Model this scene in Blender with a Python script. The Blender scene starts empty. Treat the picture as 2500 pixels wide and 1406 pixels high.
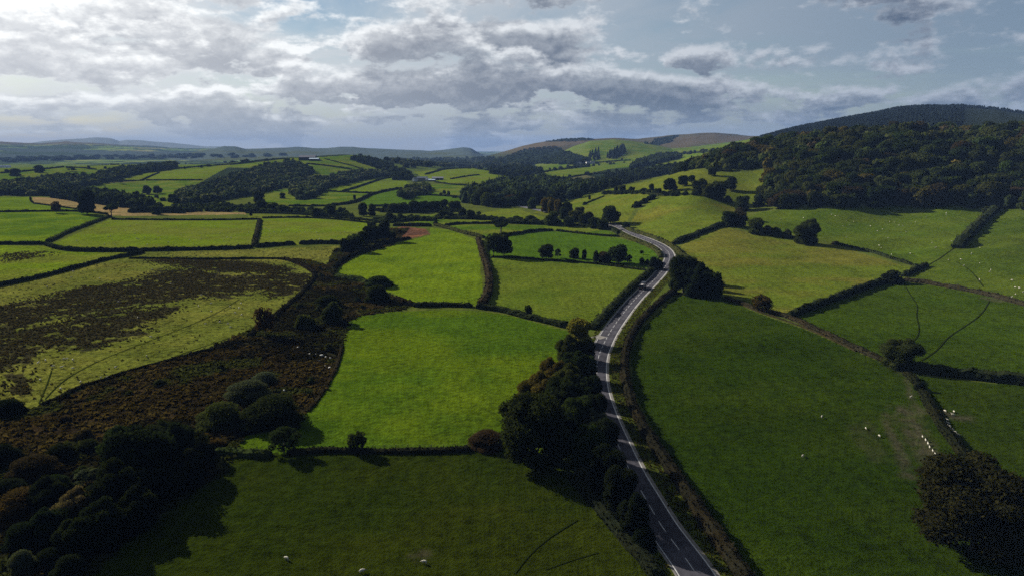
import bpy, bmesh, math, random
import numpy as np
from mathutils import Vector

S = bpy.context.scene
COL = S.collection
R = math.radians
RNG = np.random.default_rng(7)
random.seed(7)

# ------------------------------------------------------------------ camera
CAM_H, PITCH, FPX = 75.0, R(11.2), 1720.0          # metres, downward pitch, focal length in photo pixels (2500 wide)
cam_data = bpy.data.cameras.new('camera')
cam_data.sensor_width = 36.0
cam_data.lens = 36.0 * FPX / 2500.0
cam_data.clip_start = 0.5
cam_data.clip_end = 60000.0
cam = bpy.data.objects.new('camera', cam_data)
COL.objects.link(cam)
cam.location = (0, 0, CAM_H)
cam.rotation_euler = (math.pi / 2 - PITCH, 0, 0)
S.camera = cam

# ------------------------------------------------------------------ exposure
S.view_settings.view_transform = 'Standard'
S.view_settings.look = 'None'
S.view_settings.gamma = 1.0
S.view_settings.use_curve_mapping = False
S.view_settings.exposure = 1.9
S.render.engine = 'CYCLES'
S.cycles.max_bounces = 4
S.cycles.diffuse_bounces = 2
S.cycles.glossy_bounces = 1
S.cycles.transmission_bounces = 2
S.cycles.volume_bounces = 0
S.cycles.transparent_max_bounces = 8
S.cycles.use_denoising = False
S.cycles.use_adaptive_sampling = False

# ------------------------------------------------------------------ sun
SUN_AZ, SUN_EL = R(-49), R(24)                      # azimuth from straight ahead, negative = left
SUN_DIR = Vector((math.sin(SUN_AZ) * math.cos(SUN_EL), math.cos(SUN_AZ) * math.cos(SUN_EL), math.sin(SUN_EL)))
sun_data = bpy.data.lights.new('sun', 'SUN')
sun_data.energy = 5.0
sun_data.angle = R(0.5)
sun_data.color = (1.0, 0.95, 0.84)
sun = bpy.data.objects.new('sun', sun_data)
sun.rotation_euler = SUN_DIR.to_track_quat('Z', 'Y').to_euler()
sun.location = (-300, 300, 400)
COL.objects.link(sun)

HAZE_D = 4.2e-5
# unseen clouds added to dim the near fields: shadow centre x, y, half sizes, rotation
ADDED_CLOUDS = [(60, 60, 320, 85, 0.05), (175, 150, 125, 95, .3)]
# ------------------------------------------------------------------ pixel helpers (photo pixels -> rays)
def ray(px, py):
    dx = (np.asarray(px, float) - 1250.0) / FPX
    dy = -(np.asarray(py, float) - 703.0) / FPX
    X = dx
    Y = math.cos(PITCH) + dy * math.sin(PITCH)
    Z = -math.sin(PITCH) + dy * math.cos(PITCH)
    return X, Y, Z
def az_of(px, py=450):
    X, Y, Z = ray(px, py)
    return np.degrees(np.arctan2(X, Y))
def slope_of(px, py):
    X, Y, Z = ray(px, py)
    return Z / np.hypot(X, Y)

# ------------------------------------------------------------------ world: physical sky + procedural clouds
W = bpy.data.worlds.new('World')
S.world = W
W.use_nodes = True
NT = W.node_tree
NT.nodes.clear()
class G:
    """tiny node-expression helper"""
    def __init__(self, nt): self.nt = nt
    def n(self, t, **kw):
        nd = self.nt.nodes.new(t)
        for k, v in kw.items(): setattr(nd, k, v)
        return nd
    def put(self, sock, v):
        if isinstance(v, (int, float)): sock.default_value = v
        elif isinstance(v, (tuple, list)):
            sock.default_value = tuple(v) + ((1.0,) if len(v) == 3 and sock.type == 'RGBA' else ())
        else: self.nt.links.new(v, sock)
    def m(self, op, a, b=0.0, c=None, clamp=False):
        nd = self.n('ShaderNodeMath', operation=op, use_clamp=clamp)
        self.put(nd.inputs[0], a); self.put(nd.inputs[1], b)
        if c is not None: self.put(nd.inputs[2], c)
        return nd.outputs[0]
    def add(self, *a):
        r = a[0]
        for x in a[1:]: r = self.m('ADD', r, x)
        return r
    def mul(self, *a):
        r = a[0]
        for x in a[1:]: r = self.m('MULTIPLY', r, x)
        return r
    def sub(self, a, b): return self.m('SUBTRACT', a, b)
    def ss(self, v, lo, hi, to0=0.0, to1=1.0):
        nd = self.n('ShaderNodeMapRange', interpolation_type='SMOOTHSTEP')
        self.put(nd.inputs[0], v)
        for i, x in zip((1, 2, 3, 4), (lo, hi, to0, to1)): self.put(nd.inputs[i], x)
        return nd.outputs[0]
    def xyz(self, x, y, z):
        nd = self.n('ShaderNodeCombineXYZ')
        for i, v in enumerate((x, y, z)): self.put(nd.inputs[i], v)
        return nd.outputs[0]
    def noise(self, vec, scale, detail=6, rough=0.55, dist=0.0, w=None):
        nd = self.n('ShaderNodeTexNoise')
        if w is not None:
            nd.noise_dimensions = '4D'; self.put(nd.inputs['W'], w)
        self.put(nd.inputs['Vector'], vec)
        self.put(nd.inputs['Scale'], scale); self.put(nd.inputs['Detail'], detail)
        self.put(nd.inputs['Roughness'], rough); self.put(nd.inputs['Distortion'], dist)
        return nd.outputs[0]
    def mix(self, f, a, b, mode='MIX'):
        nd = self.n('ShaderNodeMix', data_type='RGBA', blend_type=mode)
        self.put(nd.inputs[0], f); self.put(nd.inputs[6], a); self.put(nd.inputs[7], b)
        return nd.outputs[2]
    def scale_col(self, col, f):
        nd = self.n('ShaderNodeVectorMath', operation='SCALE')
        self.put(nd.inputs[0], col); self.put(nd.inputs['Scale'], f)
        return nd.outputs[0]

g = G(NT)
SKY_K = 1.0 / (2 ** S.view_settings.exposure)      # radiances of the clouds below are written as they look at this exposure
tc = g.n('ShaderNodeTexCoord').outputs['Generated']
sep = g.n('ShaderNodeSeparateXYZ'); NT.links.new(tc, sep.inputs[0])
dX, dY, dZ = sep.outputs
el = g.m('ARCSINE', dZ)
az = g.m('ARCTAN2', dX, dY)
dot = g.n('ShaderNodeVectorMath', operation='DOT_PRODUCT')
NT.links.new(tc, dot.inputs[0]); dot.inputs[1].default_value = tuple(SUN_DIR)
cosg = g.m('MAXIMUM', dot.outputs['Value'], 0.0)
glow = g.m('POWER', cosg, 1.9)                     # forward scattering: clouds towards the sun are brighter
glow4 = g.m('POWER', cosg, 4.0)
zc = g.m('MAXIMUM', dZ, 0.0)
# clouds piled in the photo: (px, py, half width px, half height px, weight)
BLOBS_A = [(130, 62, 200, 46, .20), (25, 95, 60, 55, .10), (500, 108, 115, 44, .21), (640, 165, 70, 24, .12), (1090, 100, 220, 46, .26), (1290, 108, 115, 38, .20),
           (850, 118, 120, 28, .17), (2050, 0, 250, 40, .03), (1720, 150, 80, 34, .19), (2300, 150, 200, 40, .08), (2180, 70, 230, 60, -.10)]
BLOBS_B = [(1000, 222, 430, 34, .22), (1480, 212, 230, 34, .20), (260, 175, 300, 36, .16), (2050, 235, 260, 34, .13), (150, 250, 170, 22, .13), (520, 262, 190, 18, .12),
           (900, 300, 300, 15, .13), (1500, 300, 330, 18, .14), (250, 318, 240, 12, .10)]
def cloud_field(de, fine, blobs, seed, bias):
    e2 = g.add(el, de) if de else el
    inv = g.m('DIVIDE', 1.0, g.add(g.m('MAXIMUM', g.m('SINE', e2), 0.0), 0.11))
    P = g.xyz(g.mul(dX, inv), g.mul(dY, inv), seed * 7.3)
    n = g.noise(P, 0.8, 5, 0.54, 0.0)
    Q = g.xyz(az, g.mul(e2, 2.3), 3.7 + seed * 5.1)         # heaps in angular space, wider than tall
    q = g.noise(Q, 7.5, 6, 0.58, 0.0)
    b = g.m('MULTIPLY_ADD', n, 0.45, g.m('MULTIPLY_ADD', q, 0.75, bias))
    bil = None
    if fine:
        Q2 = g.xyz(az, g.mul(e2, 1.5), 8.1 + seed)
        r = g.noise(Q2, 24.0, 7, 0.60, 0.0)
        bil = g.sub(1.0, g.m('ABSOLUTE', g.sub(g.mul(r, 2.6), 1.3)))   # rounded lobes
        b = g.m('MULTIPLY_ADD', g.sub(bil, 0.75), 0.085, b)
    wob = g.mul(g.sub(q, 0.5), 0.16)
    for (px, py, rx, ry, wt) in blobs:
        a0, e0 = R(float(az_of(px, py))), math.atan(float(slope_of(px, py)))
        da = g.m('MULTIPLY_ADD', g.add(az, wob), FPX / rx, -a0 * FPX / rx)
        dd = g.m('MULTIPLY_ADD', g.m('MULTIPLY_ADD', wob, 0.4, e2), FPX / ry, -e0 * FPX / ry)
        r2 = g.m('MULTIPLY_ADD', da, da, g.mul(dd, dd))
        b = g.m('MULTIPLY_ADD', g.m('EXPONENT', g.mul(r2, -1.0)), wt, b)
    return b, bil
def cloud_layer(blobs, seed, bias, d1, d2):
    """(cover, sunlight that gets through the clouds lying above each point)"""
    k0, bi0 = cloud_field(0.0, True, blobs, seed, bias)
    k1, bi1 = cloud_field(d1, True, blobs, seed, bias)
    k2, _ = cloud_field(d2, False, blobs, seed, bias)
    cover = g.ss(k0, 0.50, 0.585)
    over = g.add(g.mul(g.ss(k1, 0.50, 0.66), 1.0), g.mul(g.ss(k2, 0.50, 0.68), 1.25))
    l = g.m('EXPONENT', g.mul(over, -1.7))
    l = g.m('ADD', l, g.mul(g.sub(bi0, bi1), 0.40), clamp=True)
    return cover, g.m('MAXIMUM', l, g.mul(g.ss(k0, 0.60, 0.51), 0.55))
coverA, litA = cloud_layer(BLOBS_A, 0.0, -0.140, 0.012, 0.034)
coverB, litB = cloud_layer(BLOBS_B, 1.0, -0.118, 0.008, 0.024)
sky = g.n('ShaderNodeTexSky', sky_type='NISHITA')
sky.sun_disc = False
sky.sun_elevation = SUN_EL
sky.sun_rotation = SUN_AZ
sky.altitude = 150.0
sky.air_density = 1.0; sky.dust_density = 0.3; sky.ozone_density = 1.5
skyc = g.scale_col(sky.outputs[0], 0.05 * 0.40)
# thin high veil
vP = g.xyz(g.m('DIVIDE', dX, g.add(zc, 0.14)), g.m('DIVIDE', dY, g.add(zc, 0.14)), 9.0)
veil_n = g.noise(vP, 0.7, 9, 0.62, 0.8)
veil = g.m('MULTIPLY', g.ss(veil_n, 0.24, 0.62), g.add(0.70, g.mul(glow, 0.50)), clamp=True)
veilc = g.scale_col(g.mix(glow, (0.165, 0.235, 0.335), (0.92, 0.95, 0.95)), SKY_K)
base = g.mix(veil, skyc, veilc)
brightc = g.scale_col(g.mix(glow, (0.38, 0.43, 0.51), (1.36, 1.37, 1.34)), SKY_K)
darkc = g.scale_col(g.mix(glow4, (0.068, 0.105, 0.175), (0.80, 0.82, 0.85)), SKY_K)
skyall = g.mix(g.mul(coverA, 0.93), base, g.mix(litA, darkc, brightc))
skyall = g.mix(g.mul(coverB, 0.90), skyall, g.mix(litB, darkc, brightc))
# paler, hazier air low over the horizon
hz = g.ss(el, 0.005, 0.08, 1.0, 0.0)
hzc = g.scale_col(g.mix(glow, (0.14, 0.20, 0.29), (0.44, 0.50, 0.56)), SKY_K)
skyall = g.mix(g.mul(hz, 0.72), skyall, hzc)
bg = g.n('ShaderNodeBackground')
NT.links.new(skyall, bg.inputs[0]); bg.inputs[1].default_value = 1.0
wo = g.n('ShaderNodeOutputWorld'); NT.links.new(bg.outputs[0], wo.inputs[0])

# ------------------------------------------------------------------ numpy noise
def _h(ix, iy, s):
    n = (ix * 374761393 + iy * 668265263 + s * 1442695041) & 0xFFFFFFFF
    n = ((n ^ (n >> 13)) * 1274126177) & 0xFFFFFFFF
    return ((n ^ (n >> 16)) & 0xFFFF) / 65535.0
def vnoise(x, y, s=0):
    x = np.asarray(x, float); y = np.asarray(y, float)
    ix = np.floor(x).astype(np.int64); iy = np.floor(y).astype(np.int64)
    fx = x - ix; fy = y - iy
    fx = fx * fx * (3 - 2 * fx); fy = fy * fy * (3 - 2 * fy)
    a = _h(ix, iy, s); b = _h(ix + 1, iy, s); c = _h(ix, iy + 1, s); d = _h(ix + 1, iy + 1, s)
    return (a + (b - a) * fx) * (1 - fy) + (c + (d - c) * fx) * fy
def fbm(x, y, s=0, octv=4):
    r = 0; a = 0.5; t = 0
    for o in range(octv):
        r = r + a * vnoise(x * 2 ** o + 17.3 * o, y * 2 ** o - 9.1 * o, s + o); t += a; a *= 0.55
    return r / t

# ------------------------------------------------------------------ terrain
CP = []
def cz(px, py, z):                                  # visible point of known height
    s = float(slope_of(px, py)); CP.append((float(az_of(px, py)), (CAM_H - z) / -s, z))
def cd(px, py, d):                                  # visible point at known distance
    CP.append((float(az_of(px, py)), d, CAM_H + d * float(slope_of(px, py))))
def cg(px, d, z): CP.append((float(az_of(px)), d, z))
for px in (-200, 500, 1250, 1900, 2700): cg(px, 55, 0)
for p in ((100,1300,0),(700,1250,0),(1250,1300,0),(1700,1300,0),(2400,1350,1),(100,900,0),(700,900,0),(1200,900,0.5),(1700,900,0),
          (2300,900,2),(2480,740,4),(0,620,0),(400,610,0),(800,620,0),(1200,640,1),(1600,650,1),(1400,720,0),(0,530,2),(400,530,0),
          (800,540,0),(1200,540,2),(1000,560,1),(0,485,1),(330,515,0),(600,525,0),(350,455,0),(600,470,0),(850,490,0),(1150,470,1),
          (1640,595,3),(1330,490,1),(2200,650,3),(1250,470,1),(1300,512,0),(1380,535,1),(-250,600,0),(-250,500,1),(2750,900,6),(1800,510,16),(1950,520,17),(1950,590,6),(2200,510,22),(2430,510,25),(2500,530,22),(2280,570,12),(2400,620,9),(2750,620,14),(2750,500,30),(1000,620,0),
          (900,780,0),(300,760,0),(1700,760,1),(2050,780,2)): cz(*p)
for p in ((150,420,2000),(150,408,2300),(300,403,2400),(20,412,2300),(450,430,1700),(550,408,2000),(600,396,2150),(690,387,2150),
          (760,386,2100),(850,379,2200),(900,396,2000),(980,425,1750),(700,430,1650),(850,440,1600),(930,430,1700),(1040,440,1550),
          (1150,418,1850),(1230,425,1800),(1850,425,880),(1690,418,950),(1500,455,1050),(1480,475,950),(1700,480,760),(1560,545,680),
          (1780,555,610),(1500,402,2200),(1400,415,1900),(1600,388,2400),(1700,377,2500),(1350,440,1500),(100,386,5800),(300,388,5600),
          (700,388,5000),(1000,396,4000)): cd(*p)
for p in ((2200,900,82),(2450,890,80),(2000,930,77),(1850,1000,71),(1750,1070,60),(1690,1100,47),(2200,1100,86),(2500,1100,84),
          (2800,900,85),(1850,1300,60),(1700,1400,36),(1600,1350,18),(1550,1150,14),(0,3200,-6),(300,3200,-6),(600,3000,0),
          (850,3000,4),(1150,2600,5),(0,4500,-6),(-300,2000,5),(-300,5000,0),(2600,2000,100),(600,12000,0),(1500,12000,0),(2500,8000,40),
          (0,14000,0),(1250,5000,0),(1700,4000,30)): cg(*p)
CPa = np.array(CP)
def _uv(azd, d): return np.stack([np.asarray(azd) / 11.0, np.log(np.maximum(d, 5.0)) * 2.3], -1)
_uvc = _uv(CPa[:, 0], CPa[:, 1])
def _k(a, b):
    r2 = ((a[:, None, :] - b[None, :, :]) ** 2).sum(-1)
    return np.sqrt(r2 + 0.012)
_A = _k(_uvc, _uvc) + np.eye(len(CPa)) * 0.004
_wt = np.linalg.solve(_A, CPa[:, 2])
def rbf(azd, d):
    shp = np.broadcast(azd, d).shape
    uv = _uv(np.broadcast_to(azd, shp).ravel(), np.broadcast_to(d, shp).ravel())
    out = np.empty(len(uv))
    for i in range(0, len(uv), 40000):
        out[i:i + 40000] = _k(uv[i:i + 40000], _uvc) @ _wt
    return out.reshape(shp)
RIDGES = [   # name, distance, front width, back width, crest line in photo pixels
 ('far_mountain', 14000, 3200, 2500, [(-300,356),(60,352),(110,345),(160,341),(200,339),(235,336),(270,338),(292,345),(310,342),(340,343),(380,347),(420,349),(460,353),(500,358),(530,358),(570,362),(700,376)]),
 ('upland', 9500, 4000, 2500, [(-400,336),(0,346),(60,350),(100,351),(165,346),(172,347),(230,350),(300,354),(360,357),(420,362),(480,363),(520,363),(600,370),(750,386)]),
 ('wooded_ridge', 7000, 2300, 2000, [(350,388),(450,377),(520,363),(545,356),(575,357),(600,363),(640,362),(700,362),(720,360),(800,362),(830,358),(860,358),(900,363),(960,366),(1000,367),(1050,369),(1090,366),(1130,361),(1150,363),(1165,372),(1180,379),(1200,379),(1240,385),(1300,397)]),
 ('moorland_hill', 4500, 1800, 1500, [(1150,393),(1200,379),(1230,370),(1280,356),(1330,345),(1380,339),(1420,338),(1450,340),(1500,337),(1560,338),(1600,335),(1640,331),(1660,330),(1700,326),(1745,325),(1790,329),(1830,333),(1870,333),(1950,337),(2100,342),(2300,345)]),
 ('green_hill', 3300, 1100, 900, [(1300,397),(1360,376),(1400,358),(1440,346),(1500,342),(1540,346),(1600,356),(1640,364),(1700,360),(1760,352),(1800,345),(1850,337),(1900,333),(2000,330)]),
 ('dark_hill', 2500, 1350, 1200, [(1760,356),(1830,340),(1870,332),(1900,323),(1960,309),(2020,298),(2080,287),(2140,277),(2190,266),(2250,261),(2310,262),(2380,265),(2440,270),(2465,275),(2500,280),(2600,288),(2900,310)]),
]
def ridge_h(i, azd, d, zb):
    _, dc, wf, wb, pts = RIDGES[i]
    p = np.array(pts, float)
    a = az_of(p[:, 0], p[:, 1]); s = slope_of(p[:, 0], p[:, 1])
    zc_ = CAM_H + dc * np.interp(azd, a, s)
    edge = np.clip((azd - (a[0] - 3)) / 3, 0, 1) * np.clip(((a[-1] + 3) - azd) / 3, 0, 1)
    t = np.where(d < dc, np.clip((dc - d) / wf, 0, 1), np.clip((d - dc) / wb, 0, 1))
    s_ = 1 - t
    prof = 0.5 * s_ + 0.5 * s_ * s_ * (3 - 2 * s_)
    return zb + np.maximum(zc_ - zb, 0) * prof * edge
def terrain(azd, d):
    azd = np.asarray(azd, float); d = np.asarray(d, float)
    azd, d = np.broadcast_arrays(azd, d)
    z = rbf(np.clip(azd, -50, 50), np.maximum(d, 40))
    back = np.clip((np.abs(azd) - 48) / 40, 0, 1); back = back * back * (3 - 2 * back)
    z = z * (1 - back)
    zb = z.copy(); rid = np.full(z.shape, -1)
    for i in range(len(RIDGES)):
        h = ridge_h(i, azd, d, zb)
        hi = (h > z + 1.0)
        rid[hi] = i
        z = np.maximum(z, h)
    x = d * np.sin(np.radians(azd)); y = d * np.cos(np.radians(azd))
    amp = np.clip((d - 500) / 2500, 0, 1)
    z = z + amp * (fbm(x / 260, y / 260, 3, 4) - 0.5) * np.where(rid >= 0, 16, 5) * np.clip(d / 4000, .3, 1.3)
    # gentle undulation of the pastures
    z = z + 0.9 * (fbm(x / 70, y / 70, 11, 3) - 0.5) * np.clip(d / 200, 0.2, 1.5)
    # hummocks on the sheep slope below the hillside wood
    hum = np.exp(-(((x - 290) / 110) ** 2 + ((y - 480) / 60) ** 2))
    z = z + hum * 5.0 * (fbm(x / 38, y / 26, 21, 2) - 0.5)
    return z, rid
AZ = np.concatenate([np.linspace(-180, -60, 25)[:-1], np.linspace(-60, -39, 22)[:-1], np.linspace(-39, 39, 541)[:-1], np.linspace(39, 60, 22)[:-1], np.linspace(60, 180, 25)])
def geo(a, b, r):
    n = max(2, int(math.log(b / a) / math.log(1 + r)))
    return list(np.geomspace(a, b, n, endpoint=False))
RAD = np.array([2.0, 10, 20, 30, 40, 50, 58, 65] + geo(70, 300, 0.0095) + geo(300, 2600, 0.0066) + geo(2600, 17000, 0.012) + [17000])
TZ, TRID = terrain(AZ[None, :], RAD[:, None])
TZ[:, -1] = TZ[:, 0]
def hgt(x, y):
    """terrain height at world x, y, read off the same grid as the mesh"""
    x = np.asarray(x, float); y = np.asarray(y, float)
    d = np.clip(np.hypot(x, y), RAD[0], RAD[-1] - 1e-3); a = np.degrees(np.arctan2(x, y))
    i = np.clip(np.searchsorted(RAD, d) - 1, 0, len(RAD) - 2); j = np.clip(np.searchsorted(AZ, a) - 1, 0, len(AZ) - 2)
    u = (d - RAD[i]) / (RAD[i + 1] - RAD[i]); v = (a - AZ[j]) / (AZ[j + 1] - AZ[j])
    return (TZ[i, j] * (1 - u) + TZ[i + 1, j] * u) * (1 - v) + (TZ[i, j + 1] * (1 - u) + TZ[i + 1, j + 1] * u) * v
def hit(px, py):
    """where the line of sight through photo pixel (px, py) meets the ground"""
    a = float(az_of(px, py)); s = float(slope_of(px, py))
    j = int(np.clip(np.searchsorted(AZ, a) - 1, 0, len(AZ) - 2)); v = (a - AZ[j]) / (AZ[j + 1] - AZ[j])
    col = TZ[:, j] * (1 - v) + TZ[:, j + 1] * v
    diff = col - (CAM_H + s * RAD)
    k = np.nonzero(diff[8:] >= 0)[0]
    if len(k) == 0:
        i = 8 + int(np.argmax((col[8:] - CAM_H) / RAD[8:])); d = RAD[i]
    else:
        i = 8 + int(k[0]); f0, f1 = diff[i - 1], diff[i]
        t = 0 if f1 == f0 else -f0 / (f1 - f0)
        d = RAD[i - 1] + np.clip(t, 0, 1) * (RAD[i] - RAD[i - 1])
    x = d * math.sin(R(a)); y = d * math.cos(R(a))
    return np.array([x, y, float(hgt(x, y))])
def dense(pts, step=14):
    out = []
    for (a, b) in zip(pts[:-1], pts[1:]):
        n = max(1, int(math.hypot(b[0] - a[0], b[1] - a[1]) / step))
        for k in range(n): out.append((a[0] + (b[0] - a[0]) * k / n, a[1] + (b[1] - a[1]) * k / n))
    out.append(pts[-1])
    return out
def smooth_poly(pts, n=2):
    pts = [tuple(p) for p in pts]
    for _ in range(n):
        q = [pts[0]]
        for a, b in zip(pts[:-1], pts[1:]):
            q += [(a[0] * .75 + b[0] * .25, a[1] * .75 + b[1] * .25), (a[0] * .25 + b[0] * .75, a[1] * .25 + b[1] * .75)]
        q.append(pts[-1]); pts = q
    return pts
def line_world(pts, spacing, smooth=2):
    """polyline in photo pixels -> evenly spaced points on the ground"""
    P = np.array([hit(*p) for p in dense(smooth_poly(pts, smooth), 8)])
    seg = np.hypot(*(P[1:, :2] - P[:-1, :2]).T); t = np.concatenate([[0], np.cumsum(seg)])
    n = max(2, int(t[-1] / spacing) + 1); tt = np.linspace(0, t[-1], n)
    x = np.interp(tt, t, P[:, 0]); y = np.interp(tt, t, P[:, 1])
    for _ in range(2):
        x[1:-1] = (x[:-2] + 2 * x[1:-1] + x[2:]) / 4; y[1:-1] = (y[:-2] + 2 * y[1:-1] + y[2:]) / 4
    return np.stack([x, y, hgt(x, y)], -1)
def poly_polar(pts):
    P = np.array([hit(*p) for p in dense(list(pts) + [pts[0]], 16)])
    return np.stack([np.degrees(np.arctan2(P[:, 0], P[:, 1])), np.log(np.hypot(P[:, 0], P[:, 1]))], -1)
def inside(poly, u, v):
    r = np.zeros(np.shape(u), bool)
    lo = poly.min(0); hi_ = poly.max(0)
    sel = (u >= lo[0]) & (u <= hi_[0]) & (v >= lo[1]) & (v <= hi_[1])
    us, vs = u[sel], v[sel]; rs = np.zeros(us.shape, bool)
    x0, y0 = poly[-1]
    for x1, y1 in poly:
        if y0 != y1:
            c = ((y0 > vs) != (y1 > vs)) & (us < (x1 - x0) * (vs - y0) / (y1 - y0) + x0)
            rs ^= c
        x0, y0 = x1, y1
    r[sel] = rs
    return r

# ------------------------------------------------------------------ object helpers
def tag(o, label=None, cat=None, group=None, kind=None):
    if label: o['label'] = label
    if cat: o['category'] = cat
    if group: o['group'] = group
    if kind: o['kind'] = kind
    return o
def mesh_np(name, V, F, mats=(), mat_idx=None, col=None, smooth=False):
    """fast mesh from numpy; F is an (n,3) or (n,4) array or a list of such arrays"""
    me = bpy.data.meshes.new(name)
    Fs = F if isinstance(F, list) else [F]
    Fs = [np.asarray(f, np.int64) for f in Fs if len(f)]
    V = np.asarray(V, np.float32)
    loops = np.concatenate([f.ravel() for f in Fs]).astype(np.int32)
    tot = np.concatenate([np.full(len(f), f.shape[1]) for f in Fs]).astype(np.int32)
    st = np.concatenate([[0], np.cumsum(tot)[:-1]]).astype(np.int32)
    me.vertices.add(len(V)); me.vertices.foreach_set('co', V.ravel())
    me.loops.add(len(loops)); me.loops.foreach_set('vertex_index', loops)
    me.polygons.add(len(tot)); me.polygons.foreach_set('loop_start', st); me.polygons.foreach_set('loop_total', tot)
    for m in mats: me.materials.append(m)
    if mat_idx is not None: me.polygons.foreach_set('material_index', np.asarray(mat_idx, np.int32))
    me.polygons.foreach_set('use_smooth', np.full(len(tot), bool(smooth)))
    if col is not None:
        at = me.attributes.new('col', 'FLOAT_COLOR', 'POINT')
        c = np.ones((len(V), 4), np.float32); c[:, :3] = col
        at.data.foreach_set('color', c.ravel())
    me.update(calc_edges=True); me.validate()
    return me
def link(name, me, parent=None, loc=None):
    o = bpy.data.objects.new(name, me); COL.objects.link(o)
    if parent is not None: o.parent = parent
    if loc is not None: o.location = loc
    return o
def empty(name, loc=(0, 0, 0), rz=0.0):
    o = bpy.data.objects.new(name, None); o.empty_display_size = 0.5
    o.location = loc; o.rotation_euler = (0, 0, rz); COL.objects.link(o)
    return o
def new_mat(name):
    m = bpy.data.materials.new(name); m.use_nodes = True
    m.node_tree.nodes.clear()
    return m, G(m.node_tree)
def finish(m, gg, col, rough=0.9, spec=0.1, normal=None, metal=0.0, sheen=0.0):
    b = gg.n('ShaderNodeBsdfPrincipled')
    gg.put(b.inputs['Base Color'], col); gg.put(b.inputs['Roughness'], rough); gg.put(b.inputs['Metallic'], metal)
    gg.put(b.inputs['Specular IOR Level'], spec)
    if normal is not None: gg.nt.links.new(normal, b.inputs['Normal'])
    o = gg.n('ShaderNodeOutputMaterial'); gg.nt.links.new(b.outputs[0], o.inputs[0])
    return m
def pos(gg): return gg.n('ShaderNodeNewGeometry').outputs['Position']
def attr(gg, name, typ='GEOMETRY'):
    nd = gg.n('ShaderNodeAttribute', attribute_type=typ); nd.attribute_name = name
    return nd.outputs['Color']
def bump(gg, h, dist, strength=1.0):
    b = gg.n('ShaderNodeBump'); gg.put(b.inputs['Strength'], strength); gg.put(b.inputs['Distance'], dist)
    gg.nt.links.new(h, b.inputs['Height'])
    return b.outputs[0]
def simple_mat(name, c1, c2=None, scale=1.0, rough=0.85, spec=0.15, bmp=0.0, metal=0.0):
    m, q = new_mat(name)
    p = pos(q); n = q.noise(p, scale, 6, 0.6)
    c = q.mix(q.ss(n, 0.35, 0.65), c1, c2 or tuple(x * 0.7 for x in c1))
    return finish(m, q, c, rough, spec, bump(q, n, bmp) if bmp else None, metal)

# ------------------------------------------------------------------ materials
def ground_material(name, fine=1.0, bmp=0.25):
    m, q = new_mat(name)
    p = pos(q)
    c = attr(q, 'col')
    n1 = q.noise(p, 0.045, 5, 0.6)                       # patches ~20 m
    n2 = q.noise(p, 0.42, 6, 0.65)                       # tufts ~2 m
    n3 = q.noise(p, 1.7, 4, 0.7)
    mp = q.n('ShaderNodeMapping'); mp.inputs['Scale'].default_value = (.35, .02, .1); mp.inputs['Rotation'].default_value = (0, 0, .5); q.nt.links.new(p, mp.inputs[0])
    n4 = q.noise(mp.outputs[0], 1.0, 3, 0.6)                 # faint lines left by mowing and spreading
    f = q.add(q.mul(q.sub(n4, 0.5), 0.7 * fine), q.mul(q.sub(n1, 0.5), 1.1 * fine), q.mul(q.sub(n2, 0.5), 2.5 * fine), q.mul(q.sub(n3, 0.5), 2.4 * fine), 1.0)
    f = q.m('MAXIMUM', f, 0.2)
    hue = q.ss(q.noise(p, 0.09, 4, 0.6), 0.35, 0.68)
    c2 = q.mix(q.mul(hue, 0.35), c, q.mix(1.0, c, (1.16, 1.0, 0.9), 'MULTIPLY'))
    spk = q.ss(q.noise(p, 0.23, 3, 0.7), 0.60, 0.72)
    c2 = q.mix(q.mul(spk, 0.30 * fine), c2, q.mix(1.0, c2, (1.45, 1.15, 1.6), 'MULTIPLY'))
    drk = q.ss(q.noise(p, 0.14, 4, 0.75, 0.5), 0.62, 0.72)
    f = q.m('MULTIPLY', f, q.sub(1.0, q.mul(drk, 0.35 * fine)))
    c3 = q.scale_col(c2, f)
    hgt_n = q.add(q.mul(n2, 1.0), q.mul(n3, 0.6))
    return finish(m, q, c3, 1.0, 0.0, bump(q, hgt_n, bmp))
M_GRASS = ground_material('pasture_grass', 0.85, 0.50)
M_ROUGH = ground_material('rough_grazing', 1.3, 0.55)
M_FAR = ground_material('far_land', 0.7, 0.0)

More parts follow.
